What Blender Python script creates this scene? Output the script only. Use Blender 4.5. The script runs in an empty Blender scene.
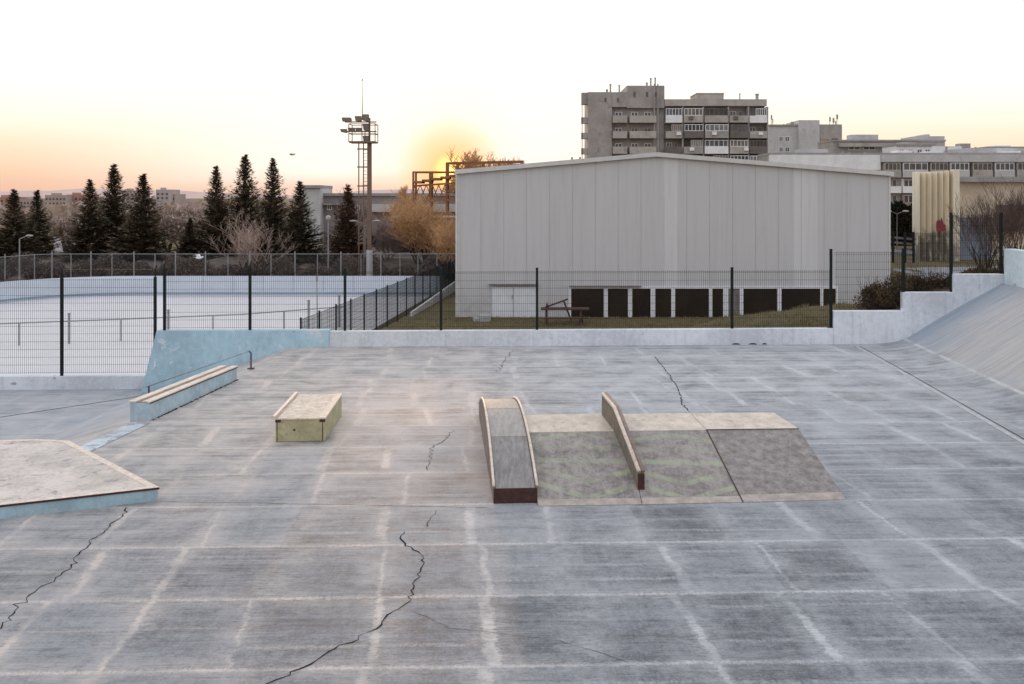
import bpy, bmesh, math, random
from mathutils import Vector, Matrix
R = random.Random(7)
scene = bpy.context.scene
col = scene.collection
F = 995.56; H = 3.9; HY = 197.0; YAW = 0.0321

# ------------------------------------------------------------------ survey helpers (site plan from the eye point)
def P(px, py, z=0.0):
    d = (H - z) * F / (py - HY)
    return Vector(((px - 512) / F * d, d, z))
def PX(px, d): return (px - 512) / F * d
def PZ(py, d): return H - (py - HY) / F * d
def lerp(a, b, t): return a + (b - a) * t
def ss(a, b, x):
    t = max(0.0, min(1.0, (x - a) / (b - a))); return t * t * (3 - 2 * t)
def interp(tab, x):
    if x <= tab[0][0]: return tab[0][1]
    for (a, va), (b, vb) in zip(tab, tab[1:]):
        if x <= b: return lerp(va, vb, (x - a) / (b - a))
    return tab[-1][1]

# ------------------------------------------------------------------ materials
class NT:
    def __init__(s, tree): s.t = tree; s.n = tree.nodes; s.l = tree.links
    def new(s, typ, **kw):
        n = s.n.new(typ)
        for k, v in kw.items(): setattr(n, k, v)
        return n
    def put(s, sock, v):
        if isinstance(v, bpy.types.NodeSocket): s.l.new(v, sock)
        elif v is not None:
            if sock.type == 'RGBA' and len(v) == 3: v = (*v, 1)
            sock.default_value = v
    def m(s, op, a, b=None, c=None, clamp=False):
        n = s.new('ShaderNodeMath', operation=op, use_clamp=clamp)
        s.put(n.inputs[0], a)
        if b is not None: s.put(n.inputs[1], b)
        if c is not None: s.put(n.inputs[2], c)
        return n.outputs[0]
    def vm(s, op, a, b=None):
        n = s.new('ShaderNodeVectorMath', operation=op)
        s.put(n.inputs[0], a)
        if b is not None: s.put(n.inputs[1], b)
        return n.outputs['Value'] if op in ('DOT_PRODUCT', 'LENGTH') else n.outputs[0]
    def mix(s, f, a, b, mode='MIX'):
        n = s.new('ShaderNodeMix', data_type='RGBA', blend_type=mode)
        s.put(n.inputs[0], f); s.put(n.inputs[6], a); s.put(n.inputs[7], b)
        return n.outputs[2]
    def noise(s, vec, scale, detail=4, rough=.55, dist=0):
        n = s.new('ShaderNodeTexNoise')
        s.put(n.inputs['Vector'], vec); s.put(n.inputs['Scale'], scale)
        s.put(n.inputs['Detail'], detail); s.put(n.inputs['Roughness'], rough); s.put(n.inputs['Distortion'], dist)
        return n.outputs['Fac']
    def xyz(s, x, y, z=0.0):
        n = s.new('ShaderNodeCombineXYZ')
        for i, v in enumerate((x, y, z)): s.put(n.inputs[i], v)
        return n.outputs[0]
    def sep(s, v):
        n = s.new('ShaderNodeSeparateXYZ'); s.put(n.inputs[0], v); return n.outputs
    def rng(s, v, a, b, c=0.0, d=1.0):
        n = s.new('ShaderNodeMapRange', interpolation_type='SMOOTHSTEP')
        for i, q in enumerate((v, a, b, c, d)): s.put(n.inputs[i], q)
        return n.outputs[0]
    def scalev(s, v, sc): return s.vm('MULTIPLY', v, sc)

def newmat(name):
    m = bpy.data.materials.new(name); m.use_nodes = True
    nt = NT(m.node_tree); b = m.node_tree.nodes['Principled BSDF']
    return m, nt, b
def bump(nt, b, h, strength, dist):
    n = nt.new('ShaderNodeBump'); nt.put(n.inputs['Strength'], strength); nt.put(n.inputs['Distance'], dist)
    nt.put(n.inputs['Height'], h); nt.put(b.inputs['Normal'], n.outputs[0])

MATS = {}
def M(name, c, rough=.7, var=.25, scale=2.0, metal=0.0, dirt=None, dirt_amt=.35, stretch=(1, 1, 1), bmp=0.0, spec=.4, fine=True):
    """weathered surface: large tonal clouds, fine grain and optional dirt colour"""
    if name in MATS: return MATS[name]
    m, nt, b = newmat(name)
    g = nt.new('ShaderNodeNewGeometry').outputs['Position']
    v = nt.scalev(g, stretch)
    n1 = nt.noise(v, scale, 5, .6); n2 = nt.noise(v, scale * 9, 3, .6)
    f = nt.m('ADD', nt.m('MULTIPLY', n1, .65), nt.m('MULTIPLY', n2, .35))
    f = nt.rng(f, .3, .7)
    dk = tuple(x * (1 - var) for x in c); lt = tuple(min(1, x * (1 + var * .7)) for x in c)
    colr = nt.mix(f, dk, lt)
    if dirt:
        dn = nt.rng(nt.noise(v, scale * 2.3, 6, .7, .6), .52, .72)
        colr = nt.mix(nt.m('MULTIPLY', dn, dirt_amt), colr, dirt)
    nt.put(b.inputs['Base Color'], colr)
    nt.put(b.inputs['Roughness'], nt.m('ADD', rough - .08, nt.m('MULTIPLY', n2, .16)))
    b.inputs['Metallic'].default_value = metal
    b.inputs['Specular IOR Level'].default_value = spec
    if bmp: bump(nt, b, f, .6, bmp)
    MATS[name] = m
    return m

def floor_mat():
    m, nt, b = newmat('worn_skatepark_concrete')
    g = nt.new('ShaderNodeNewGeometry').outputs['Position']
    o = nt.sep(g); X, Y, Z = o[0], o[1], o[2]
    u = nt.m('ADD', X, nt.m('MULTIPLY', Y, YAW)); v = nt.m('SUBTRACT', Y, nt.m('MULTIPLY', X, YAW))
    uv = nt.xyz(u, v, 0.0)
    wob = nt.m('MULTIPLY', nt.m('SUBTRACT', nt.noise(uv, .9, 3), .5), .16)
    wob2 = nt.m('MULTIPLY', nt.m('SUBTRACT', nt.noise(uv, 5.0, 4, .7), .5), .10)
    # transverse joints
    vv = nt.m('ADD', nt.m('ADD', v, nt.m('MULTIPLY', wob, .35)), nt.m('MULTIPLY', wob2, .4))
    vr = nt.m('DIVIDE', nt.m('SUBTRACT', vv, 11.2), 1.46)
    row = nt.m('FLOOR', vr)
    dv = nt.m('MULTIPLY', nt.m('ABSOLUTE', nt.m('SUBTRACT', nt.m('FRACT', nt.m('ADD', vr, .5)), .5)), 1.46)
    # longitudinal joints: every bay between two pours has its own offset, tilt and strength
    wn = nt.new('ShaderNodeTexWhiteNoise', noise_dimensions='1D'); nt.put(wn.inputs['W'], row)
    off = nt.m('MULTIPLY', wn.outputs['Value'], .30)
    fr = nt.m('SUBTRACT', nt.m('FRACT', vr), .5)
    uu = nt.m('ADD', nt.m('ADD', nt.m('ADD', u, off), nt.m('MULTIPLY', wob, .8)), nt.m('MULTIPLY', wob2, 1.5))
    uq = nt.m('DIVIDE', uu, 1.03); colid = nt.m('FLOOR', uq); near = nt.m('FLOOR', nt.m('ADD', uq, .5))
    wc = nt.new('ShaderNodeTexWhiteNoise', noise_dimensions='2D'); nt.put(wc.inputs['Vector'], nt.xyz(nt.m('ADD', near, .5), row, 0.0))
    rgb = nt.sep(wc.outputs['Color']); r0, r1, r2 = rgb[0], rgb[1], rgb[2]
    shift = nt.m('ADD', nt.m('MULTIPLY', nt.m('SUBTRACT', r0, .5), .24), nt.m('MULTIPLY', nt.m('MULTIPLY', nt.m('SUBTRACT', r1, .5), .30), fr))
    du = nt.m('ABSOLUTE', nt.m('ADD', nt.m('MULTIPLY', nt.m('SUBTRACT', uq, near), 1.03), shift))
    patch1 = nt.rng(nt.noise(nt.vm('ADD', uv, (7, 3, 0)), 1.1, 5, .7), .36, .62)
    patch2 = nt.rng(nt.noise(nt.vm('ADD', uv, (31, 9, 2)), 1.6, 5, .7), .34, .62)
    scr = nt.rng(nt.noise(nt.xyz(nt.m('MULTIPLY', u, 7.0), nt.m('MULTIPLY', v, 30.0), 5.0), 1.0, 6, .8), .32, .58)
    scr2 = nt.rng(nt.noise(nt.xyz(nt.m('MULTIPLY', u, 30.0), nt.m('MULTIPLY', v, 5.0), 5.0), 1.0, 6, .8), .30, .60)
    fine = nt.rng(nt.noise(uv, 26, 6, .85), .36, .60)
    edge = nt.m('MULTIPLY', nt.m('SUBTRACT', fine, .5), .045)
    dv = nt.m('ADD', dv, edge); du = nt.m('ADD', du, edge)
    lv = nt.m('MULTIPLY', nt.rng(dv, .012, .060, 1, 0), nt.m('MULTIPLY', nt.m('ADD', .42, nt.m('MULTIPLY', patch1, .58)), nt.m('ADD', .45, nt.m('MULTIPLY', scr2, .55))))
    # thinner marks of the straight edge between the joints
    v3 = nt.m('DIVIDE', nt.m('ADD', vv, nt.m('MULTIPLY', wob, .4)), .365); row3 = nt.m('FLOOR', nt.m('ADD', v3, .5))
    w3 = nt.new('ShaderNodeTexWhiteNoise', noise_dimensions='2D'); nt.put(w3.inputs['Vector'], nt.xyz(nt.m('FLOOR', nt.m('DIVIDE', uu, 2.06)), row3, 0.0))
    dv3 = nt.m('ABSOLUTE', nt.m('MULTIPLY', nt.m('SUBTRACT', nt.m('ADD', v3, nt.m('MULTIPLY', nt.m('SUBTRACT', w3.outputs['Value'], .5), .6)), row3), .365))
    lv3 = nt.m('MULTIPLY', nt.rng(nt.m('ADD', dv3, edge), .0, .065, 1, 0), nt.m('MULTIPLY', nt.m('MULTIPLY', nt.rng(w3.outputs['Value'], .35, .9), scr2), .5))
    lv = nt.m('MAXIMUM', lv, lv3)
    lvw = nt.m('MULTIPLY', nt.rng(dv, .05, .32, 1, 0), nt.m('MULTIPLY', nt.m('MULTIPLY', patch1, scr), .42))
    wdt = nt.m('ADD', .022, nt.m('MULTIPLY', r2, .06))
    on = nt.rng(r1, .12, .5, .18, 1.0)
    lu = nt.m('MULTIPLY', nt.rng(nt.m('SUBTRACT', du, wdt), -.02, .022, 1, 0), nt.m('MULTIPLY', on, nt.m('MULTIPLY', nt.m('ADD', .25, nt.m('MULTIPLY', patch2, .75)), nt.m('ADD', .42, nt.m('MULTIPLY', scr, .58)))))
    luw = nt.m('MULTIPLY', nt.rng(du, .06, .36, 1, 0), nt.m('MULTIPLY', nt.m('MULTIPLY', patch2, scr), .45))
    line = nt.m('MAXIMUM', nt.m('MAXIMUM', lv, lvw), nt.m('MAXIMUM', lu, luw))
    # minor screed bands, straight-edged passes of the float across each pour
    bands = nt.noise(nt.xyz(nt.m('MULTIPLY', u, .22), nt.m('MULTIPLY', v, 5.0), 4.0), 1.0, 5, .7)
    brush = nt.noise(nt.xyz(nt.m('MULTIPLY', u, 1.1), nt.m('MULTIPLY', v, 38.0), 0.0), 1.0, 7, .85)
    brushl = nt.noise(nt.xyz(nt.m('MULTIPLY', u, 10.0), nt.m('MULTIPLY', v, .8), 8.0), 1.0, 4, .75)
    big = nt.noise(uv, .30, 3, .6); mid = nt.noise(uv, 1.3, 7, .72, .4); grain = nt.noise(uv, 34, 6, .9); spk = nt.noise(uv, 9, 6, .8)
    cell = nt.new('ShaderNodeTexWhiteNoise', noise_dimensions='2D'); nt.put(cell.inputs['Vector'], nt.xyz(colid, row, 0.0))
    t = nt.m('MULTIPLY', big, .30)
    for a, w in ((mid, .34), (brush, .40), (brushl, .18), (bands, .30), (cell.outputs['Value'], .13), (grain, .62), (spk, .46)):
        t = nt.m('ADD', t, nt.m('MULTIPLY', a, w))
    t = nt.rng(t, 1.16, 1.52)
    base = nt.mix(t, (.055, .063, .076), (.31, .322, .342))
    colr = base
    sc = nt.rng(nt.noise(nt.xyz(nt.m('MULTIPLY', u, .8), nt.m('MULTIPLY', v, 3.0), 19.0), 1.5, 7, .75, .5), .54, .68)
    colr = nt.mix(nt.m('MULTIPLY', sc, .5), colr, (.075, .077, .085))
    # paler toward the far wall, warm toward the left: grazing sun sheen painted in
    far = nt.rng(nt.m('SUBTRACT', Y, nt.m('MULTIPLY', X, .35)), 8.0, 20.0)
    sheen = nt.m('MULTIPLY', far, nt.rng(nt.m('ADD', nt.m('MULTIPLY', mid, .4), nt.m('ADD', nt.m('MULTIPLY', brush, .3), nt.m('MULTIPLY', bands, .3))), .40, .60, .15, .95))
    colr = nt.mix(nt.m('MULTIPLY', sheen, .95), colr, nt.mix(nt.rng(X, -4.0, 4.0), (.62, .555, .505), (.52, .52, .53)))
    onflat = nt.rng(Z, .03, .008, 0, 1)
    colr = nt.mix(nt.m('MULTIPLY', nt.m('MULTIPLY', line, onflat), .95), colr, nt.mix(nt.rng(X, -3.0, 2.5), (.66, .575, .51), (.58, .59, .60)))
    # remains of blue paint on the banks
    bl = nt.m('MAXIMUM', nt.rng(Z, .02, .25), nt.rng(Z, -.03, -.6, 0, .5))
    bp = nt.rng(nt.m('ADD', nt.noise(nt.xyz(u, nt.m('MULTIPLY', v, .5), 0.0), 1.4, 6, .7, .5), nt.rng(nt.m('ADD', v, nt.m('MULTIPLY', u, -.35)), 18.5, 23, -.12, .22)), .34, .66)
    streak = nt.noise(nt.xyz(nt.m('MULTIPLY', u, .5), nt.m('MULTIPLY', v, 9.0), 3.0), 1.0, 7, .75)
    blue = nt.mix(nt.rng(nt.m('ADD', nt.m('MULTIPLY', streak, .7), nt.m('MULTIPLY', grain, .3)), .34, .64), (.20, .28, .37), (.38, .43, .48))
    warmc = nt.mix(nt.rng(nt.m('ADD', nt.m('MULTIPLY', streak, .7), nt.m('MULTIPLY', grain, .3)), .34, .64), (.33, .32, .325), (.55, .51, .48))
    bp = nt.m('ADD', nt.m('MULTIPLY', bp, .35), nt.m('MULTIPLY', nt.rng(nt.m('ADD', v, nt.m('MULTIPLY', u, -.35)), 18.5, 23), .6))
    bankc = nt.mix(bp, nt.mix(.85, colr, warmc), blue)
    colr = nt.mix(nt.m('MULTIPLY', bl, .95), colr, bankc)
    kk = nt.m('ABSOLUTE', nt.m('SUBTRACT', nt.m('SUBTRACT', X, nt.m('MULTIPLY', Y, .0815)), 7.6 - .652 + 1.3))
    colr = nt.mix(nt.m('MULTIPLY', nt.rng(nt.m('ADD', kk, edge), .02, .06, 1, 0), nt.m('MULTIPLY', patch1, .7)), colr, (.66, .65, .64))
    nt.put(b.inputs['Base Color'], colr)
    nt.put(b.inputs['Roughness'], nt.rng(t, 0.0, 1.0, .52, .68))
    b.inputs['Specular IOR Level'].default_value = .35
    hh = nt.m('ADD', nt.m('MULTIPLY', grain, .5), nt.m('ADD', nt.m('MULTIPLY', brush, .6), nt.m('MULTIPLY', mid, .6)))
    bump(nt, b, hh, .5, .012)
    return m

def flake_mat(name, paint, under, amt=.5, scale=3.0, rough=.7, dark=(.10, .09, .09), zbase=None):
    """paint that flakes to the concrete or wood under it"""
    m, nt, b = newmat(name)
    g = nt.new('ShaderNodeNewGeometry').outputs['Position']
    n = nt.noise(g, scale, 7, .72, .5); n2 = nt.noise(g, scale * 4, 5, .7); n3 = nt.noise(g, scale * .25, 3, .6)
    z = nt.sep(g)[2]
    p2 = nt.mix(nt.rng(nt.m('ADD', nt.m('MULTIPLY', n3, .6), nt.m('MULTIPLY', n2, .4)), .35, .65), tuple(c * .78 for c in paint), tuple(min(1, c * 1.12) for c in paint))
    th = .72 - amt * .28
    thn = th
    f = nt.rng(n, thn, th + .04)
    c = nt.mix(f, p2, under)
    d = nt.rng(nt.noise(nt.vm('ADD', g, (5, 2, 1)), scale * 2.2, 7, .75, 1.0), .66, .70)
    c = nt.mix(nt.m('MULTIPLY', d, .8), c, dark)
    dr = nt.rng(nt.noise(nt.scalev(g, (6, 6, .5)), 1.2, 5, .7), .5, .72)
    c = nt.mix(nt.m('MULTIPLY', dr, .28), c, tuple(q * .45 for q in paint))
    if zbase is not None:
        f2 = nt.m('MULTIPLY', nt.rng(nt.m('SUBTRACT', z, zbase), .09, 0.0), nt.rng(n2, .35, .6))
        c = nt.mix(nt.m('MULTIPLY', f2, .8), c, (.08, .08, .08))
    nt.put(b.inputs['Base Color'], c); nt.put(b.inputs['Roughness'], rough)
    bump(nt, b, nt.m('ADD', nt.m('MULTIPLY', f, .6), n2), .4, .008)
    return m

def panel_steel_mat():
    """scuffed brown plywood-backed sheet with faded green sprayed hexagon lines"""
    m, nt, b = newmat('scuffed_ramp_sheet')
    g = nt.new('ShaderNodeNewGeometry').outputs['Position']
    o = nt.sep(g); X, Y = o[0], o[1]
    n1 = nt.noise(g, 2.6, 8, .8, .4); n2 = nt.noise(g, 16, 7, .85); n3 = nt.noise(nt.scalev(g, (18, 2.5, 2.5)), 1.0, 5, .7); gr = nt.noise(g, 60, 3, .7)
    f = nt.m('ADD', nt.m('MULTIPLY', n1, .45), nt.m('ADD', nt.m('MULTIPLY', n2, .30), nt.m('ADD', nt.m('MULTIPLY', n3, .15), nt.m('MULTIPLY', gr, .1))))
    c = nt.mix(nt.rng(f, .40, .60), (.15, .13, .12), (.42, .37, .335))
    c = nt.mix(nt.m('MULTIPLY', nt.rng(n1, .55, .68), .4), c, (.20, .21, .24))
    # green chevrons that form two hexagons, one on each sheet
    def stripe(cx, w):
        ax = nt.m('ABSOLUTE', nt.m('SUBTRACT', X, cx))
        tot = None
        for a0, sl, th in ((14.18, -.30, .8), (13.90, -.22, .5), (13.52, 0.0, 1.0), (13.06, .42, 1.0), (12.74, .42, 1.0)):
            line = nt.m('ABSOLUTE', nt.m('SUBTRACT', Y, nt.m('ADD', a0, nt.m('MULTIPLY', ax, sl))))
            k = nt.m('MULTIPLY', nt.rng(line, .03, .075, 1, 0), th)
            tot = k if tot is None else nt.m('MAXIMUM', tot, k)
        inside = nt.m('MULTIPLY', nt.rng(ax, w, w - .06), nt.rng(ax, .0, .20, .6, 1))
        return nt.m('MULTIPLY', tot, inside)
    s = nt.m('MAXIMUM', stripe(.98, .66), stripe(2.28, .66))
    s = nt.m('MULTIPLY', s, nt.rng(nt.noise(g, 3.5, 6, .75), .34, .6))
    c = nt.mix(nt.m('MULTIPLY', s, .62), c, (.40, .46, .28))
    nt.put(b.inputs['Base Color'], c); nt.put(b.inputs['Roughness'], nt.rng(n2, .3, .7, .5, .75))
    bump(nt, b, f, .4, .006)
    return m

def hangar_mat():
    m, nt, b = newmat('hall_sandwich_panel')
    g = nt.new('ShaderNodeNewGeometry').outputs['Position']; o = nt.sep(g)
    idx = nt.m('FLOOR', nt.m('DIVIDE', nt.m('ADD', o[0], 3.40), 1.372))
    wn = nt.new('ShaderNodeTexWhiteNoise', noise_dimensions='1D'); nt.put(wn.inputs['W'], idx)
    c = nt.mix(wn.outputs['Value'], (.60, .597, .60), (.612, .609, .613))
    for pa_, pb_ in ((663, 677.5), (794, 817.5)):
        xa_, xb_ = PX(pa_, 59.7), PX(pb_, 59.7)
        k = nt.m('MULTIPLY', nt.rng(o[0], xa_ - .02, xa_ + .02), nt.rng(o[0], xb_ - .02, xb_ + .02, 1, 0))
        c = nt.mix(k, c, (.69, .69, .695))
    st = nt.noise(nt.scalev(g, (3.0, 3.0, .18)), 1.0, 6, .7)
    c = nt.mix(nt.m('MULTIPLY', nt.rng(st, .42, .75), .22), c, (.36, .35, .33))
    low = nt.m('MULTIPLY', nt.rng(o[2], -1.2, -3.3), nt.rng(nt.noise(g, 1.3, 6, .7), .35, .7))
    c = nt.mix(nt.m('MULTIPLY', low, .5), c, (.34, .30, .24))
    nt.put(b.inputs['Base Color'], c); nt.put(b.inputs['Roughness'], nt.rng(st, .3, .7, .45, .6))
    w = nt.m('SINE', nt.m('MULTIPLY', o[0], 2 * math.pi / .34))
    bump(nt, b, nt.m('MULTIPLY', w, .35), .15, .003)
    return m

def grass_mat():
    m, nt, b = newmat('dry_spring_grass')
    g = nt.new('ShaderNodeNewGeometry').outputs['Position']
    a = nt.noise(g, .35, 5, .6); d = nt.noise(g, 3.5, 6, .75); e = nt.noise(nt.scalev(g, (1, 1, 3)), 22, 4, .8)
    c = nt.mix(nt.rng(a, .38, .62), (.15, .125, .06), (.26, .19, .105))
    c = nt.mix(nt.rng(d, .35, .68), c, (.25, .21, .12))
    c = nt.mix(nt.m('MULTIPLY', nt.rng(e, .35, .7), .6), c, (.035, .035, .014))
    nt.put(b.inputs['Base Color'], c); b.inputs['Roughness'].default_value = .95
    b.inputs['Specular IOR Level'].default_value = .1
    bump(nt, b, nt.m('ADD', d, e), 1.0, .08)
    return m

def glass_mat(name, c, rough=.12):
    m, nt, b = newmat(name)
    g = nt.new('ShaderNodeNewGeometry').outputs['Position']
    n = nt.noise(g, .8, 4, .6)
    nt.put(b.inputs['Base Color'], nt.mix(nt.rng(n, .35, .65), tuple(x * .5 for x in c), c))
    b.inputs['Roughness'].default_value = rough
    return m

def leaf_mat(name, a, c, sc=1.2):
    m, nt, b = newmat(name)
    g = nt.new('ShaderNodeNewGeometry').outputs['Position']
    n = nt.noise(g, sc, 5, .7)
    nt.put(b.inputs['Base Color'], nt.mix(nt.rng(n, .35, .65), a, c))
    b.inputs['Roughness'].default_value = .9; b.inputs['Specular IOR Level'].default_value = .1
    return m

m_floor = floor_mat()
m_white = flake_mat('white_wall_paint', (.74, .77, .81), (.36, .36, .36), .22, 2.2, zbase=None)
m_blue = flake_mat('faded_blue_wall_paint', (.40, .57, .65), (.62, .66, .68), .42, 1.5, dark=(.10, .16, .26))
m_ledgeblue = flake_mat('ledge_blue_paint', (.42, .56, .63), (.55, .54, .52), .62, 9.0)
m_padblue = flake_mat('pad_side_blue_paint', (.38, .53, .60), (.50, .52, .52), .5, 8.0)
m_ledgetop = M('ledge_top_worn_sunlit', (.80, .68, .57), .5, .22, 6, dirt=(.22, .19, .17), dirt_amt=.7, stretch=(1, .3, 1), spec=.5)  # worn top; warm brightness of grazing sun painted into its colour
m_padtop = M('pad_top_concrete', (.62, .55, .49), .55, .30, 2.2, dirt=(.16, .16, .165), dirt_amt=1.0, bmp=.006, spec=.5)  # concrete colour lightened and warmed for sun glancing over the pad
m_coping = M('worn_angle_steel', (.76, .64, .54), .42, .25, 12, metal=.35, dirt=(.12, .06, .04), dirt_amt=.6)
m_rust = M('rusty_steel', (.075, .035, .03), .6, .4, 10, metal=.3, dirt=(.16, .07, .04), dirt_amt=.6)
m_ply = M('green_painted_plywood', (.46, .42, .25), .7, .25, 5, dirt=(.20, .17, .11), dirt_amt=.7, bmp=.002)
m_plytop = M('bare_plywood_top', (.72, .62, .50), .6, .28, 9, dirt=(.25, .18, .12), dirt_amt=.7, bmp=.002)  # plywood colour brightened to paint low sunlight on the top
m_wood = M('weathered_plywood_deck', (.68, .58, .48), .6, .25, 6, dirt=(.26, .21, .17), dirt_amt=.6, stretch=(1, .5, 1), bmp=.002)
m_sheet = panel_steel_mat()
m_sheet2 = M('bare_brown_ramp_sheet', (.29, .255, .235), .6, .45, 9, dirt=(.11, .095, .085), dirt_amt=.75, bmp=.003)
m_steelsurf = M('ridden_sheet_steel', (.27, .25, .24), .55, .40, 7, metal=.1, stretch=(3, .6, .6), dirt=(.14, .13, .14), dirt_amt=.5)
m_steeltop = M('ridden_sheet_sandy', (.44, .39, .33), .5, .22, 7, metal=.1, stretch=(3, .6, .6), dirt=(.22, .2, .19), dirt_amt=.5)
m_sidewood = M('ramp_side_plywood', (.24, .18, .15), .7, .35, 7, stretch=(1, 1, .4), dirt=(.10, .08, .07), dirt_amt=.6)
m_green = M('dark_green_fence_steel', (.016, .020, .020), .75, .3, 8, spec=.15)
m_galv = M('galvanised_post', (.33, .34, .35), .5, .2, 6, metal=.3)
m_hall = hangar_mat()
m_trim = M('white_steel_trim', (.68, .67, .65), .5, .10, 3)
m_frame = M('white_window_frame', (.84, .85, .87), .5, .10, 5)
m_pane = glass_mat('brown_window_board', (.030, .016, .009), .3)
m_pane2 = M('grimy_open_panel', (.22, .19, .18), .6, .45, 2.5, stretch=(2, 1, .5))
m_door = M('white_hall_door', (.80, .82, .85), .5, .08, 2)
m_grass = grass_mat()
m_rink = M('pale_rink_floor', (.72, .69, .70), .55, .05, .6, dirt=(.55, .54, .55), dirt_amt=.3)
m_board = M('white_rink_board', (.62, .68, .74), .5, .08, .8)
m_dirt = M('brown_scrub_ground', (.15, .12, .10), .95, .4, 1.2, spec=.1)
m_fir = leaf_mat('fir_needles', (.06, .052, .034), (.23, .18, .12))
m_firbrown = leaf_mat('browned_fir_needles', (.07, .045, .03), (.20, .12, .08))
m_trunk = M('bark', (.06, .045, .035), .9, .3, 6, spec=.1)
m_twig = M('bare_twigs', (.17, .125, .105), .9, .3, 3, spec=.1)
m_twig_backlit = M('backlit_willow_twigs', (.62, .38, .20), .9, .3, 3, spec=.1)  # gold lightened to paint in sunset haze and orange backlight
m_twig_dark = M('dark_shrub_twigs', (.13, .09, .075), .9, .4, 3, spec=.1)
m_twig_red = M('reddish_dry_shrub', (.07, .04, .025), .9, .5, 2, spec=.1)
m_leafdry = leaf_mat('dry_brown_leaves', (.05, .038, .020), (.19, .125, .065), 5)
m_leafwillow = leaf_mat('backlit_willow_buds', (.60, .38, .16), (.90, .62, .28), 2)  # bright gold colour stands in for low sun shining through the buds
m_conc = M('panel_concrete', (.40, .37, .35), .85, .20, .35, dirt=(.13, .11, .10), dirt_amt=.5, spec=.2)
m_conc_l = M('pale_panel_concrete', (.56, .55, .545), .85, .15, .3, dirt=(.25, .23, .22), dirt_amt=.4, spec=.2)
m_conc_p = M('parapet_concrete', (.47, .43, .39), .85, .22, .5, dirt=(.18, .15, .13), dirt_amt=.5, spec=.2)  # brightened so the colour carries pale distance haze
m_brown = M('brown_balcony_sheet', (.17, .145, .13), .7, .3, .7)
m_cream = M('cream_balcony_glazing', (.48, .44, .38), .5, .15, 1)
m_whitewall = M('white_balcony_wall', (.86, .86, .86), .6, .12, 1)
m_teal = M('teal_balcony_panel', (.24, .40, .37), .7, .2, 1)
m_pink = M('dusty_pink_panel', (.36, .24, .20), .7, .2, 1)
m_winglass = glass_mat('window_glass', (.11, .11, .12), .08)
m_roof = M('grey_roof_felt', (.36, .34, .33), .9, .2, 1)
m_ribs0 = M('cream_rib_cladding', (.72, .62, .46), .75, .16, .9, stretch=(1, 1, .3), dirt=(.30, .25, .20), dirt_amt=.35)
def rib_mat():
    m, nt, b = newmat('cream_rib_with_mould')
    g = nt.new('ShaderNodeNewGeometry').outputs['Position']; z = nt.sep(g)[2]
    n = nt.noise(nt.scalev(g, (1.5, 1, .6)), 1.4, 6, .75)
    c = nt.mix(nt.rng(nt.noise(nt.scalev(g, (3, 1, .25)), 1, 4, .6), .35, .7), (.88, .79, .61), (.74, .65, .50))
    low = nt.m('MULTIPLY', nt.rng(z, 1.9, .9), nt.rng(nt.m('ADD', n, nt.rng(z, 2.2, .2, -.05, .08)), .43, .56))
    c = nt.mix(nt.m('MULTIPLY', low, .8), c, (.17, .15, .13)); nt.put(b.inputs['Base Color'], c); b.inputs['Roughness'].default_value = .8
    return m
m_ribs = rib_mat()
m_stain = M('mouldy_rib_base', (.27, .24, .20), .85, .5, 2.2, dirt=(.09, .08, .08), dirt_amt=.8)
m_beige = M('beige_render', (.68, .57, .43), .8, .18, .6)
m_red = M('dull_red_graffiti', (.22, .035, .05), .7, .2, 3)
m_bluegrey = M('blue_grey_shutter', (.20, .23, .29), .6, .2, 2)
m_gantry = M('rusty_gantry_steel', (.30, .13, .055), .7, .3, 1)
m_path = M('pale_path', (.27, .27, .29), .85, .2, 1.5)
m_asphalt = M('service_road', (.10, .10, .105), .9, .2, 1)
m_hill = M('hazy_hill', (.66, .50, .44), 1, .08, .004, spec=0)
m_snow = M('pale_tent_sheet', (.60, .60, .62), .7, .1, .5)
m_black = M('crack_dark', (.022, .022, .024), .95, .3, 20, spec=.05)
m_lampglass = M('lamp_glass', (.40, .38, .34), .25, .1, 3)
m_gull = M('white_feathers', (.75, .75, .75), .8, .05, 20)
m_birddark = M('dark_feathers', (.10, .09, .09), .8, .1, 20)
m_concblock = M('rough_concrete_block', (.42, .42, .42), .85, .2, 4)
m_dirtpatch = M('mossy_dirt', (.05, .05, .03), .95, .5, 9, spec=.1)
m_hedge = leaf_mat('dark_hedge_leaves', (.010, .011, .007), (.03, .028, .016))
m_mass = leaf_mat('far_bare_wood', (.40, .31, .26), (.56, .45, .38), .15)

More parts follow.
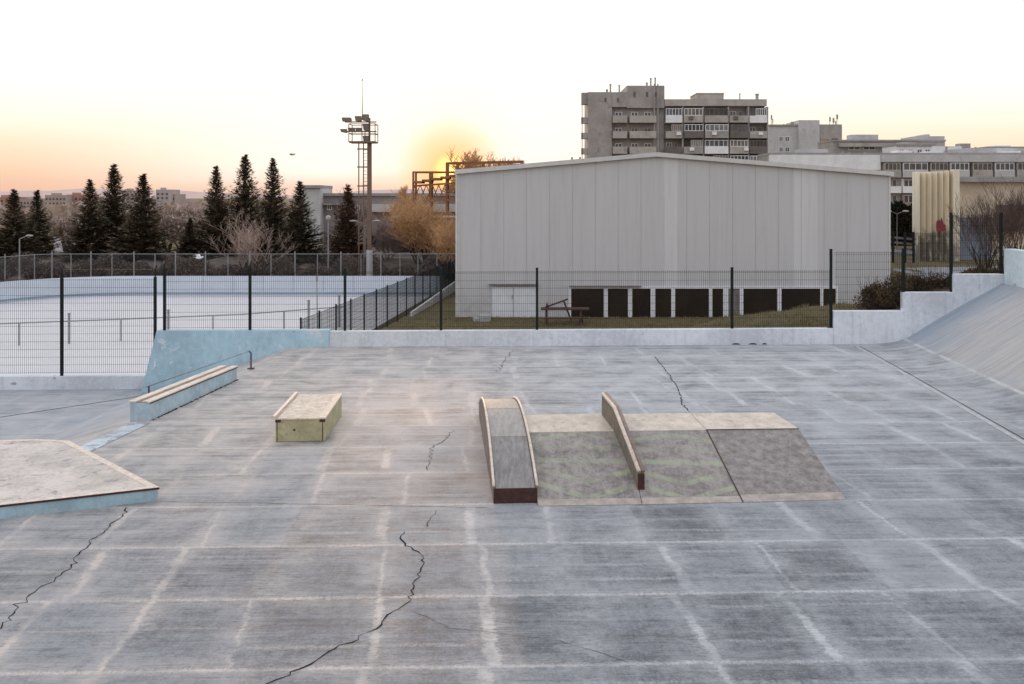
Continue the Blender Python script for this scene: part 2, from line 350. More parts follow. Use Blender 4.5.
# ------------------------------------------------------------------ mesh builder
class MB:
    def __init__(s): s.v = []; s.f = []
    def add(s, vs, fs):
        o = len(s.v); s.v += [tuple(x) for x in vs]; s.f += [tuple(i + o for i in f) for f in fs]; return s
    def hexa(s, p):  # p: 4 bottom, 4 top, same winding
        return s.add(p, [(0, 3, 2, 1), (4, 5, 6, 7), (0, 1, 5, 4), (1, 2, 6, 5), (2, 3, 7, 6), (3, 0, 4, 7)])
    def box(s, x0, x1, y0, y1, z0, z1):
        return s.hexa([(x0, y0, z0), (x1, y0, z0), (x1, y1, z0), (x0, y1, z0), (x0, y0, z1), (x1, y0, z1), (x1, y1, z1), (x0, y1, z1)])
    def bar(s, a, b, w, h=None):
        """square bar between two points; w across, h in the other direction"""
        a = Vector(a); b = Vector(b); d = (b - a).normalized(); h = h or w
        up = Vector((0, 0, 1)) if abs(d.z) < .95 else Vector((0, 1, 0))
        x = d.cross(up).normalized() * w / 2; y = x.normalized().cross(d) * h / 2
        return s.hexa([a - x - y, a + x - y, b + x - y, b - x - y, a - x + y, a + x + y, b + x + y, b - x + y])
    def tube(s, a, b, r0, r1=None, n=6, cap=True):
        a = Vector(a); b = Vector(b); r1 = r0 if r1 is None else r1
        d = (b - a)
        if d.length < 1e-6: return s
        d.normalize(); up = Vector((0, 0, 1)) if abs(d.z) < .95 else Vector((1, 0, 0))
        x = d.cross(up).normalized(); y = x.cross(d)
        vs = []
        for c, r in ((a, r0), (b, r1)):
            for i in range(n):
                t = 2 * math.pi * i / n; vs.append(c + x * math.cos(t) * r + y * math.sin(t) * r)
        fs = [(i, (i + 1) % n, n + (i + 1) % n, n + i) for i in range(n)]
        if cap: fs += [tuple(range(n - 1, -1, -1)), tuple(range(n, 2 * n))]
        return s.add(vs, fs)
    def path(s, pts, r, n=6):
        """one continuous swept tube"""
        pts = [Vector(p) for p in pts]; N = len(pts); vs = []; ref = None
        for i, p in enumerate(pts):
            d = (pts[min(i + 1, N - 1)] - pts[max(i - 1, 0)]).normalized()
            up = Vector((0, 0, 1)) if abs(d.z) < .95 else Vector((1, 0, 0))
            x = d.cross(up).normalized(); y = x.cross(d)
            for k in range(n):
                t = 2 * math.pi * k / n; vs.append(p + x * math.cos(t) * r + y * math.sin(t) * r)
        fs = [(i * n + k, i * n + (k + 1) % n, (i + 1) * n + (k + 1) % n, (i + 1) * n + k) for i in range(N - 1) for k in range(n)]
        fs += [tuple(range(n - 1, -1, -1)), tuple(range((N - 1) * n, N * n))]
        return s.add(vs, fs)
    def extr(s, poly, vec):
        n = len(poly); v = Vector(vec)
        vs = [Vector(p) for p in poly] + [Vector(p) + v for p in poly]
        return s.add(vs, [tuple(range(n)), tuple(range(2 * n - 1, n - 1, -1))] + [(i, n + i, n + (i + 1) % n, (i + 1) % n) for i in range(n)])
    def ball(s, c, r, sx=1, sy=1, sz=1, n=8, k=5):
        c = Vector(c); vs = [c + Vector((0, 0, r * sz))]
        for j in range(1, k):
            a = math.pi * j / k
            for i in range(n):
                t = 2 * math.pi * i / n; vs.append(c + Vector((r * sx * math.sin(a) * math.cos(t), r * sy * math.sin(a) * math.sin(t), r * sz * math.cos(a))))
        vs.append(c - Vector((0, 0, r * sz))); L = len(vs) - 1
        fs = [(0, 1 + i, 1 + (i + 1) % n) for i in range(n)]
        for j in range(k - 2):
            for i in range(n):
                a = 1 + j * n; fs.append((a + i, a + n + i, a + n + (i + 1) % n, a + (i + 1) % n))
        fs += [(L, 1 + (k - 2) * n + (i + 1) % n, 1 + (k - 2) * n + i) for i in range(n)]
        return s.add(vs, fs)
    def build(s, name, mat, parent=None, bevel=0, smooth=False, fix=True, kind=None, label=None, origin=None):
        me = bpy.data.meshes.new(name)
        o0 = Vector((0, 0, 0))
        if origin is not None: o0 = Vector(origin)
        elif parent is not None: o0 = parent.matrix_world.translation.copy() if not parent.get('_o') else Vector(parent['_o'])
        base = parent_origin(parent) if parent is not None else Vector((0, 0, 0))
        if origin is None: o0 = base
        me.from_pydata([tuple(Vector(v) - o0) for v in s.v], [], s.f)
        if fix:
            bm = bmesh.new(); bm.from_mesh(me); bmesh.ops.recalc_face_normals(bm, faces=bm.faces); bm.to_mesh(me); bm.free()
        me.materials.append(mat)
        if smooth:
            for p in me.polygons: p.use_smooth = True
        o = bpy.data.objects.new(name, me); col.objects.link(o)
        if parent is not None:
            o.parent = parent; o.location = o0 - base
        else: o.location = o0
        if bevel:
            b = o.modifiers.new('bevel', 'BEVEL'); b.width = bevel; b.segments = 2; b.limit_method = 'ANGLE'
        if kind: o['kind'] = kind
        if label: o['label'] = label
        return o
def parent_origin(p):
    v = Vector((0, 0, 0))
    while p is not None: v += Vector(p.location); p = p.parent
    return v
def thing(name, label, cat, loc, group=None):
    o = bpy.data.objects.new(name, None); col.objects.link(o); o.location = loc; o.empty_display_size = .2
    o['label'] = label; o['category'] = cat
    if group: o['group'] = group
    return o
def tag(o, label, cat, group=None):
    o['label'] = label; o['category'] = cat
    if group: o['group'] = group
    return o
def dup(root, loc, label, rot=0, scale=1.0, group=None):
    def cp(o, par):
        c = o.copy(); col.objects.link(c)
        if par is not None:
            c.parent = par
        for ch in list(o.children): cp(ch, c)
        return c
    c = cp(root, None); c.location = loc; c.rotation_euler = (0, 0, rot)
    c.scale = scale if isinstance(scale, tuple) else (scale,) * 3
    c['label'] = label
    if group: c['group'] = group
    return c

# ------------------------------------------------------------------ terrain
MOUND = [(-8, -3.0), (-5, -2.2), (1.5, -1.4), (4.5, -.35), (6.2, .18), (8.6, .46), (9.8, .62), (11.2, 1.15), (12.6, 1.62), (14, 1.74), (25, 1.9), (60, -1)]
def terrain(x, y):
    base = -3.3 + 2.45 * ss(20, 26, x) * ss(38, 60, y)
    yl = y - (x + 4.74) * .0321 if y < 60 else y
    if yl < 25.95 and x < 14.6: return -3.6
    n = .07 * math.sin(x * 2.1 + y) + .05 * math.sin(x * 5.3 - y * 1.7)
    top = interp(MOUND, x * 27 / max(27, y))
    if x > -9 and y < 50:
        k = 1 - ss(31, 43, y)
        return base + (top - base) * k + n * k * .8
    return base
xs = [-6000, -2500, -900, -400, -200, -120, -80] + [-60 + 5 * i for i in range(10)] + [-9 + .6 * i for i in range(66)] + [32, 36, 40, 46, 54, 64, 80, 110, 160, 250, 500, 1000, 2500, 6000]
ys = [-400, -50, 0, 10, 20, 25.90, 25.97] + [26 + .6 * i for i in range(44)] + [54, 58, 64, 70, 76, 84, 95, 120, 160, 220, 320, 500, 900, 1800, 3500, 8000]
mb = MB(); nx = len(xs)
def ywarp(x, y): return y + (max(-40, min(40, x)) + 4.74) * YAW * (1 if 20 < y < 53 else 0)
mb.v = [(x, ywarp(x, y), terrain(x, ywarp(x, y) + 1e-4)) for y in ys for x in xs]
mb.f = [(j * nx + i, j * nx + i + 1, (j + 1) * nx + i + 1, (j + 1) * nx + i) for j in range(len(ys) - 1) for i in range(nx - 1)]
mb.build('ground', m_grass, kind='structure', smooth=True)

# ------------------------------------------------------------------ skatepark floor
def crestL(y): return interp([(0, -8.2), (8, -7.5), (12, -7.15), (15.46, -6.74), (17.3, -6.55), (21.2, -5.92), (25.2, -5.72), (27, -5.6)], y)
def creaseR(y): return interp([(0, 6.9), (8, 7.6), (16, 8.2), (19.6, 8.55), (26.4, 9.1), (28, 9.2)], y)
PROF = [(0, 0), (.45, .004), (.8, .03), (1.0, .055), (1.25, .11), (1.45, .19), (1.65, .30), (1.9, .455), (2.2, .64), (3.0, 1.10), (3.95, 1.60), (4.6, 1.62)]
def yw(x): return 25.9 + (x + 4.74) * YAW
def fz(x, y):
    c = crestL(y)
    if x < c: return -1.07 * min(1, (c - x) / 3.6)
    r = creaseR(y)
    if x > r: return interp(PROF, x - r)
    return 0.0
us = [-34, -24, -18, -14, -12] 
rowsY = [-8, -4, 0, 3] + [5 + .5 * i for i in range(42)]
mb = MB(); W = None
for j, y in enumerate(rowsY + [None]):
    line = []
    yy = y if y is not None else 26
    c = crestL(yy); r = creaseR(yy)
    X = [-34, -24, -18, -14] + [c - 3.6 - .02, c - 3.6, c - 3.0, c - 2.0, c - 1.0, c - .1, c, c + .1] + [lerp(c + .2, r - .2, k / 10) for k in range(11)] + [r + t for t, _ in PROF] + [r + t for t in (.62, .9, 2.6, 3.5)]
    X = sorted(X)
    for x in X:
        yv = y if y is not None else yw(x) + .1
        line.append((x, yv, fz(x, yy)))
    W = len(line); mb.v += line
rows = len(rowsY) + 1
mb.f = [(j * W + i, j * W + i + 1, (j + 1) * W + i + 1, (j + 1) * W + i) for j in range(rows - 1) for i in range(W - 1)]
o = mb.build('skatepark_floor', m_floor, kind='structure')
for p in o.data.polygons: p.use_smooth = True
floor_obj = o

# cracks and joints in the slab, thin strips 4 mm above it
def crack(pts, w, jitter=.035, seed=1):
    rr = random.Random(seed); q = [P(x, y, 0) for x, y in pts]; out = []
    for a, b in zip(q, q[1:]):
        n = max(2, int((b - a).length / .07))
        for k in range(n):
            t = k / n; p = a.lerp(b, t)
            out.append(p + Vector((rr.gauss(0, jitter), rr.gauss(0, jitter * .7), 0)) * (0 if k == 0 and not out else 1))
    out.append(q[-1])
    m = MB(); L = []
    for i, p in enumerate(out):
        d = (out[min(i + 1, len(out) - 1)] - out[max(i - 1, 0)]).normalized(); nrm = Vector((-d.y, d.x, 0))
        ww = w * .62 * rr.uniform(.3, 1.4) * (.35 if i in (0, len(out) - 1) else 1)
        z = fz(p.x, p.y) + .004
        L.append((p + nrm * ww / 2, p - nrm * ww / 2, z))
    for a, b, z in L: m.v += [(a.x, a.y, z), (b.x, b.y, z)]
    m.f = [(2 * i, 2 * i + 1, 2 * i + 3, 2 * i + 2) for i in range(len(L) - 1)]
    return m.build('crack', m_black, floor_obj)
crack([(405, 531), (401, 540), (410, 548), (422, 556), (424, 563), (413, 583), (410, 600), (395, 612), (365, 636), (330, 652), (300, 668), (270, 684), (240, 700)], .026, .02, 1)
crack([(436, 510), (431, 520), (425, 528)], .014, .02, 2)
crack([(128, 507), (118, 520), (100, 535), (85, 548), (75, 562), (60, 575), (30, 595), (0, 628), (-20, 640)], .022, .022, 3)
crack([(654, 356), (664, 368), (676, 385), (680, 395), (682, 405), (690, 412)], .030, .014, 4)
crack([(513, 350), (505, 360), (497, 372)], .018, .03, 5)
crack([(455, 430), (447, 438), (432, 447), (428, 470)], .016, .03, 6)
crack([(410, 610), (450, 628), (560, 641), (632, 663)], .007, .008, 7)
crack([(160, 502), (250, 503), (400, 506), (490, 508)], .012, .004, 8)
def seam(pts, w, mat, name, dz=.004):
    m = MB(); q = []
    for a, b in zip(pts, pts[1:]):
        for k in range(12): q.append(Vector(a).lerp(Vector(b), k / 12))
    q.append(Vector(pts[-1])); 
    for i, p in enumerate(q):
        d = (q[min(i + 1, len(q) - 1)] - q[max(i - 1, 0)]).normalized(); n = Vector((-d.y, d.x, 0)) * w / 2
        for s in (1, -1):
            c = p + n * s; m.v.append((c.x, c.y, fz(c.x, c.y) + dz))
    m.f = [(2 * i, 2 * i + 1, 2 * i + 3, 2 * i + 2) for i in range(len(q) - 1)]
    return m.build(name, mat, floor_obj)
m_lightseam = M('pale_joint_filler', (.50, .50, .50), .7, .25, 6, dirt=(.22, .23, .25), dirt_amt=.7)
seam([(creaseR(y) + .02, y, 0) for y in (26, 22, 18, 14, 10, 6)], .016, m_black, 'expansion_joint', .004)
seam([(creaseR(y) - .08, y, 0) for y in (26, 22, 18, 14, 10, 6)], .10, m_lightseam, 'joint_filler', .004)
seam([(-8.9, 25.2, 0), (-11.8, 22.2, 0), (-16, 18.5, 0)], .035, m_black, 'expansion_joint', .004)
m_bluepatch = flake_mat('blue_strip_paint', (.58, .66, .71), (.34, .34, .35), .85, 3.0)
mb = MB()
for k in range(13):
    y = lerp(17.2, 14.9, k / 12); x = crestL(y)
    for dx in (-.02, .14, .32): mb.v.append((x + dx, y, fz(x + dx, y) + .007))
mb.f = [(3 * k + j, 3 * k + j + 1, 3 * k + j + 4, 3 * k + j + 3) for k in range(12) for j in (0, 1)]
mb.build('painted_strip', m_bluepatch, floor_obj)

# ------------------------------------------------------------------ perimeter walls
def wall_strip(name, mat, pts, th, label, cat='wall', batter=0, group=None, bevel=.012, kind=None):
    """pts: list of (x, y, zbottom, ztop) on the face toward the park"""
    m = MB(); n = len(pts)
    for (x, y, zb, zt) in pts: m.v += [(x, y - batter, zb), (x, y, zt), (x, y + th, zt), (x, y + th, zb)]
    for i in range(n - 1):
        a = 4 * i; b = a + 4
        m.f += [(a, b, b + 1, a + 1), (a + 1, b + 1, b + 2, a + 2), (a + 2, b + 2, b + 3, a + 3), (a + 3, b + 3, b, a)]
    m.f += [(0, 1, 2, 3), (4 * n - 1, 4 * n - 2, 4 * n - 3, 4 * n - 4)]
    return m.build(name, mat, None, bevel=bevel)
# low white wall
xA = P(329, 347).x; xB = PX(834, 26.3)
seg = [(lerp(xA, xB, k / 6), yw(lerp(xA, xB, k / 6)), -.2, .40 + .004 * k) for k in range(7)]
tag(wall_strip('boundary_wall', m_white, seg, .24, ''), 'long low white painted wall at the back of the skatepark floor', 'wall')
lw = [o for o in bpy.data.objects if o.name == 'boundary_wall'][0]
for px, wv in ((738, .11), (755, .11), (767, .06)):
    x = PX(px, 26.0); m = MB(); m.extr([(x + wv * math.cos(math.pi * k / 8), yw(x) - .004, .012 + .035 * math.sin(math.pi * k / 8)) for k in range(9)], (0, .003, 0)); m.build('drain_hole', m_black, lw)
# stepped white wall
m = MB()
xs1, xs2, xs3, xs4 = xB + .003, PX(904.5, 26.35), PX(954.5, 26.38), PX(1006, 26.4)
for a, b, zt in ((xs1, xs2, .88), (xs2, xs3, 1.37), (xs3, xs4, 1.85)):
    ya, yb = yw(a) - .01, yw(b) - .01
    m.hexa([(a, ya, -.2), (b, yb, -.2), (b, yb + .26, -.2), (a, ya + .26, -.2), (a, ya, zt), (b, yb, zt), (b, yb + .26, zt), (a, ya + .26, zt)])
tag(m.build('stepped_wall', m_white, None, bevel=.012), 'white painted wall rising in three steps beside the curved bank', 'wall')
# wall on top of the right bank
m = MB(); pr = None
pts = [(creaseR(y) + 3.95, y) for y in (26.4, 24, 20, 15, 9)]
for (x0, y0), (x1, y1) in zip(pts, pts[1:]):
    m.hexa([(x0, y0, 1.4), (x1, y1, 1.4), (x1 + .3, y1, 1.4), (x0 + .3, y0, 1.4), (x0, y0, 2.53), (x1, y1, 2.53), (x1 + .3, y1, 2.53), (x0 + .3, y0, 2.53)])
m_whiteblue = flake_mat('pale_blue_white_paint', (.62, .72, .76), (.40, .40, .40), .35, 2.5)
tag(m.build('bank_top_wall', m_whiteblue, None), 'pale white wall along the top of the bank at the right edge', 'wall')
# blue battered wall
tl = PX(158, 25.85); bl_ = P(145, 391, -1.07)
m = MB(); zt = .435
a = Vector((tl, yw(tl) - .02, zt)); b = Vector((xA - .002, yw(xA) - .02, zt))
segs = 10; front = []
topx = [lerp(a.x, b.x, k / segs) for k in range(segs + 1)]
botx = [lerp(bl_.x - .05, b.x, k / segs) for k in range(segs + 1)]
for k in range(segs + 1):
    bt = lerp(.42, .03, (k / segs)); x = botx[k]; yb = yw(x) - bt
    front.append(((topx[k], yw(topx[k]) - .02, zt), (x, yb, fz(x, yb) - .05), (topx[k], yw(topx[k]) + .28, zt), (x, yw(x) + .28, -1.3)))
for k in range(segs):
    A, B = front[k], front[k + 1]
    m.hexa([A[1], B[1], B[3], A[3], A[0], B[0], B[2], A[2]])
tag(m.build('blue_wall', m_blue, None), 'faded light blue sloping wall behind the ledge and handrail', 'wall')
# parapet of the lower level
x0, x1 = PX(-160, 25.6), PX(147, 25.6)
seg = [(lerp(x0, x1, k / 5), yw(lerp(x0, x1, k / 5)) + .02, -1.3, -.73) for k in range(6)]
tag(wall_strip('parapet_wall', flake_mat('grey_white_parapet', (.66, .70, .74), (.36, .36, .36), .3, 3), seg, .22, ''), 'low pale parapet on the sunken level at the left edge', 'wall')

# ------------------------------------------------------------------ fences
def mesh_panel(parent, a, b, z0, z1, wire=.0055, step=.05, hstep=.2, mat=None):
    a = Vector(a); b = Vector(b); L = (b - a).length; n = max(2, int(L / step)); m = MB()
    w = wire / 2
    d = (b - a).normalized(); nr = Vector((-d.y, d.x, 0))
    def wirebox(p, q, up):
        s = (d if up else Vector((0, 0, 1))) * w; t = nr * w
        m.hexa([p - s - t, p + s - t, p + s + t, p - s + t, q - s - t, q + s - t, q + s + t, q - s + t])
    for i in range(1, n):
        p = a.lerp(b, i / n); wirebox(Vector((p.x, p.y, z0 + .03)), Vector((p.x, p.y, z1)), True)
    z = z0 + .06
    zs = []
    while z < z1 - .02: zs.append(z); z += hstep
    zs += [z1 - .03]
    for z in zs:
        wirebox(Vector((a.x, a.y, z)) + nr * wire, Vector((b.x, b.y, z)) + nr * wire, False)
    return m.build('mesh_panel', mat or m_green, parent, fix=False)
def post(parent, x, y, z0, z1, w=.06, mat=None, arm=0):
    m = MB(); m.box(x - w / 2, x + w / 2, y - w / 2, y + w / 2, z0, z1); m.box(x - w / 2 - .004, x + w / 2 + .004, y - w / 2 - .004, y + w / 2 + .004, z1 + .001, z1 + .02)
    if arm:
        m.bar((x, y, z1 + .02), (x, y, z1 + arm), .03); m.bar((x, y, z1 + arm), (x, y + .12, z1 + arm + .1), .025)
    return m.build('post', mat or m_green, parent)
# back fence on low wall
px_posts = [164.5, 250, 345, 441, 537, 635, 732, 831]
f = thing('mesh_fence', 'dark green wire mesh fence on the long low wall', 'fence', (PX(164, 26), yw(-9), .4))
pp = []
for px in px_posts:
    x = PX(px, 26.05); x = PX(px, yw(x) + .12); y = yw(x) + .12; pp.append((x, y))
for i, (x, y) in enumerate(pp):
    if i == 5: continue
    post(f, x, y, .41, 2.02 if i < 7 else 2.50, .062, arm=.10 if i < 2 else 0)
for i, (a, b) in enumerate(zip(pp, pp[1:])):
    mesh_panel(f, (*a, 0), (*b, 0), .44, 1.96, step=.05)
# barbed strand over the left posts
f2 = thing('lower_mesh_fence', 'tall dark mesh fence over the sunken left corner of the park', 'fence', (PX(62, 26), 25.5, -.73))
lp = []
for px in (-34, 61, 153.5):
    x = PX(px, 25.75); lp.append((x, yw(x) + .12))
for x, y in lp: post(f2, x, y, -.74, 1.80, .062, arm=.22)
for a, b in zip(lp, lp[1:]): mesh_panel(f2, (*a, 0), (*b, 0), -.71, 1.78, step=.05)
m = MB(); a = Vector((*lp[1], 2.02)); b = Vector((*lp[2], 2.02)); 
m.tube(a, b, .003, n=4)
for k in range(1, 26):
    p = a.lerp(b, k / 26); m.ball(p, .014, n=5, k=3)
m.build('barbed_wire', M('sunlit_barbed_wire', (.30, .12, .07), .5, .3, 20), f2)
# stepped fence on the stepped wall
f3 = thing('stepped_mesh_fence', 'dark mesh fence climbing the stepped white wall', 'fence', (xs1, 26.4, .9))
sp = [(PX(834, 26.5), .88, 2.47), (PX(903.5, 26.5), .88, 2.50), (PX(952, 26.5), 1.37, 3.46), (PX(1003, 26.5), 1.85, 3.46)]
for i, (x, z0, z1) in enumerate(sp):
    if i: post(f3, x, yw(x) + .13, z0, z1, .062)
for (xa, z), (xb, _), zt in (((sp[0][0], .88), (sp[1][0], 0), 2.45), ((sp[1][0], 1.37), (sp[2][0], 0), 2.95), ((sp[2][0], 1.85), (sp[3][0], 0), 3.42)):
    mesh_panel(f3, (xa, yw(xa) + .13, 0), (xb, yw(xb) + .13, 0), z + .03, zt)
# fence that runs away along the rink
f4 = thing('receding_mesh_fence', 'dark fence running away between rink and grass toward the hall', 'fence', (-8.4, 40, -3.3))
rp = []
for k in range(16):
    inv = (313.3 + 19.4 * k) * 1e-5; q = 1 / inv; px = 620 - q; d = 12810 * inv
    rp.append((PX(px, d), d))
for x, y in rp: post(f4, x, y, -3.3, -.98, .07)
for a, b in zip(rp, rp[1:]): mesh_panel(f4, (*a, 0), (*b, 0), -3.26, -1.03, wire=.007, step=.06)

# ------------------------------------------------------------------ park obstacles
# painted concrete ledge on the crest
root = thing('grind_ledge', 'long low blue ledge with two worn pale top edges', 'skate ledge', P(135, 421))
A = P(131.5, 421); B = P(236, 379.5)
dv = (B - A).normalized(); nv = Vector((-dv.y, dv.x, 0))
Wd = .42; hA, hB = .315, .265
A0, B0 = A + nv * Wd, B + nv * Wd
wr = P(149.5, 421); A = Vector((wr.x, wr.y, 0)); A0 = Vector((P(131, 413).x, P(131, 413).y, 0)) ; B = P(237, 379.5)
dv = (B - A).normalized(); nv = Vector((-dv.y, dv.x, 0)); A0 = A + nv * .36; B0 = B + nv * .36
def L3(p, z): return Vector((p.x, p.y, z))
m = MB(); m.hexa([L3(A, -.1), L3(B, -.1), L3(B0, -.45), L3(A0, -.45), L3(A, hA), L3(B, hB), L3(B0, hB), L3(A0, hA)])
m.build('body', m_ledgeblue, root, bevel=.008)
for off0, off1 in ((-.015, .12), (.24, .375)):
    m = MB(); a, b, c, d = A + nv * off0, B + nv * off0, B + nv * off1, A + nv * off1
    e = dv * .02
    m.hexa([L3(a - e, hA + .004), L3(b + e, hB + .004), L3(c + e, hB + .004), L3(d - e, hA + .004), L3(a - e, hA + .03), L3(b + e, hB + .03), L3(c + e, hB + .03), L3(d - e, hA + .03)])
    m.build('top_edge', m_ledgetop, root, bevel=.004)
m = MB(); a, b = A + nv * .125, B + nv * .125; c, d = B + nv * .235, A + nv * .235
m.hexa([L3(a, hA + .002), L3(b, hB + .002), L3(c, hB + .002), L3(d, hA + .002), L3(a, hA + .014), L3(b, hB + .014), L3(c, hB + .014), L3(d, hA + .014)])
m.build('top_infill', M('brown_ledge_infill', (.30, .22, .17), .7, .3, 5, stretch=(1, .4, 1)), root)
m = MB(); a, b = A - nv * .0175, B - nv * .0175
m.hexa([L3(a, hA - .015), L3(b, hB - .015), L3(b + nv * .012, hB - .015), L3(a + nv * .012, hA - .015), L3(a, hA + .003), L3(b, hB + .003), L3(b + nv * .012, hB + .003), L3(a + nv * .012, hA + .003)])
m.build('angle_steel', m_rust, root)
# dirt that has gathered at the foot of the ledge
m = MB(); rr = random.Random(3)
for k in range(260):
    t = rr.random(); p = A.lerp(B, t) - nv * rr.uniform(.0, .05); r = rr.uniform(.006, .020)
    m.ball((p.x, p.y, .0), r, 1.6, 1, .5, 6, 4)
o = m.build('moss_and_dirt', m_dirtpatch); o['kind'] = 'stuff'; tag(o, 'mossy dirt gathered along the foot of the blue ledge', 'dirt')

# hand rail for grinding, running down the slope
root = thing('grind_rail', 'thin bare round rail running down in front of the blue wall', 'skate rail', P(251, 369))
c = P(251, 369); top = Vector((c.x, c.y, PZ(351, c.y)))
e1 = Vector((PX(146, 24.4), 24.4, PZ(387, 24.4)))
m = MB(); bend = top + (e1 - top).normalized() * .06 + Vector((0, 0, .015))
m.tube(L3(c, 0), top - Vector((0, 0, .05)), .021, n=10); m.tube(top - Vector((0, 0, .05)), bend, .021, n=10)
m.build('end_post', M('dull_rail_post', (.14, .13, .14), .5, .3, 10, metal=.3), root)
m = MB(); m.tube(bend, e1, .016, n=10); m.build('rail', M('worn_rail_steel', (.36, .42, .45), .4, .3, 10, metal=.5), root, smooth=True)
for t in (.97,):
    q = bend.lerp(e1, t); m = MB(); m.tube((q.x, q.y, fz(q.x, q.y)), q, .02, n=8); m.build('support_post', m_rust, root)
m = MB(); m.box(c.x - .07, c.x + .07, c.y - .07, c.y + .07, 0.002, .02); m.build('base_plate', m_rust, root)

# left platform
root = thing('manual_pad', 'low wide platform with blue sides and steel rimmed top at left edge', 'skate platform', P(100, 505))
hp = .168
poly = [P(-150, 522, 0), P(157.5, 501, 0), P(157.5, 501, 0)]
fr = Vector((P(158, 487.5, hp).x, P(158, 487.5, hp).y, 0)); fl = Vector((P(-140, 521, hp).x, P(-140, 521, hp).y, 0))
b1 = P(68, 441, hp); b2 = P(35, 439.5, hp); b3 = P(-140, 446, hp)
ring = [fl, fr, b1, b2, b3]
m = MB(); m.extr([(p.x, p.y, -.25) for p in ring], (0, 0, .25 + hp - .02)); m.build('body', m_padblue, root, bevel=.006)
def inset(ring, d):
    c = sum((Vector((p.x, p.y, 0)) for p in ring), Vector()) / len(ring); out = []
    n = len(ring)
    for i in range(n):
        p0, p1, p2 = ring[i - 1], ring[i], ring[(i + 1) % n]
        e0 = (p1 - p0); e0.z = 0; e0.normalize(); e1_ = (p2 - p1); e1_.z = 0; e1_.normalize()
        n0 = Vector((-e0.y, e0.x, 0)); n1 = Vector((-e1_.y, e1_.x, 0)); k = (n0 + n1); k = k / max(.3, (1 + n0.dot(n1)))
        out.append(Vector((p1.x, p1.y, 0)) + k * d)
    return out
i1 = inset(ring, .09)
m = MB(); m.extr([(p.x, p.y, hp - .019) for p in i1], (0, 0, .021)); m.build('deck', m_padtop, root)
m = MB(); o1 = inset(ring, -.012)
for i in range(4):
    a, b, c_, d_ = o1[i], o1[(i + 1) % 5], i1[(i + 1) % 5], i1[i]
    m.hexa([L3(a, hp - .018), L3(b, hp - .018), L3(c_, hp - .018), L3(d_, hp - .018), L3(a, hp + .006), L3(b, hp + .006), L3(c_, hp + .006), L3(d_, hp + .006)])
m.build('steel_rim', m_coping, root)
m = MB(); a, b = o1[0], o1[1]; dd = (b - a).normalized(); nn = Vector((dd.y, -dd.x, 0)) * .004
m.hexa([L3(a + nn, hp - .022), L3(b + nn, hp - .022), L3(b, hp - .022), L3(a, hp - .022), L3(a + nn, hp + .004), L3(b + nn, hp + .004), L3(b, hp + .004), L3(a, hp + .004)])
m.build('front_angle', m_rust, root)

# small yellow-green box
root = thing('grind_box', 'small box with olive painted plywood sides and pale top', 'skate box', P(300, 442))
a = P(275.5, 442); b = P(325, 441.3); hb = .375
la = P(297, 395.5, hb) - P(274.5, 420, hb); la.z = 0
c_ = b + la; d_ = a + la
m = MB(); m.hexa([L3(a, 0.004), L3(b, 0.004), L3(c_, 0.004), L3(d_, 0.004), L3(a, hb - .02), L3(b, hb - .02), L3(c_, hb - .02), L3(d_, hb - .02)]); m.build('body', m_ply, root, bevel=.006)
u1 = (b - a).normalized(); u2 = la.normalized()
m = MB(); q = [a + u1 * .03 - u2 * .02, b - u1 * .1 - u2 * .02, c_ - u1 * .1, d_ + u1 * .03]
m.hexa([L3(x, hb - .018) for x in q] + [L3(x, hb + .001) for x in q]); m.build('top_board', m_plytop, root)
m = MB(); q = [b - u1 * .098 - u2 * .022, b + u1 * .012 - u2 * .022, c_ + u1 * .012, c_ - u1 * .098]
m.hexa([L3(x, hb - .018) for x in q] + [L3(x, hb + .010) for x in q]); m.build('angle_edge', m_coping, root, bevel=.003)
m = MB(); m.tube(L3(a - u1 * .03 - u2 * .03, hb + .015), L3(d_ - u1 * .03, hb + .015), .034, n=14); m.build('coping_pipe', m_coping, root, smooth=False)
for x, s in ((a, 1), (b, -1)):
    m = MB(); q0 = x - u2 * .006 - u1 * .004 * s; m.hexa([L3(q0, hb - .065), L3(q0 + u1 * .09 * s, hb - .065), L3(q0 + u1 * .09 * s + u2 * .004, hb - .065), L3(q0 + u2 * .004, hb - .065), L3(q0, hb - .021), L3(q0 + u1 * .09 * s, hb - .021), L3(q0 + u1 * .09 * s + u2 * .004, hb - .021), L3(q0 + u2 * .004, hb - .021)])
    m.build('corner_bracket', m_rust, root)
for k in (0.0, 1.0):
    m = MB(); x = a.lerp(b, k) - u2 * .004 + u1 * (.02 if k == 0 else -.045)
    m.hexa([L3(x, .01), L3(x + u1 * .012, .01), L3(x + u1 * .012 + u2 * .003, .01), L3(x + u2 * .003, .01), L3(x, hb - .07), L3(x + u1 * .012, hb - .07), L3(x + u1 * .012 + u2 * .003, hb - .07), L3(x + u2 * .003, hb - .07)])
    m.build('batten_joint', m_rust, root)
m = MB(); x = a.lerp(b, .38) - u2 * .005; m.ball(L3(x, .19), .018, 1, .3, 1); m.build('bolt_hole', m_rust, root)

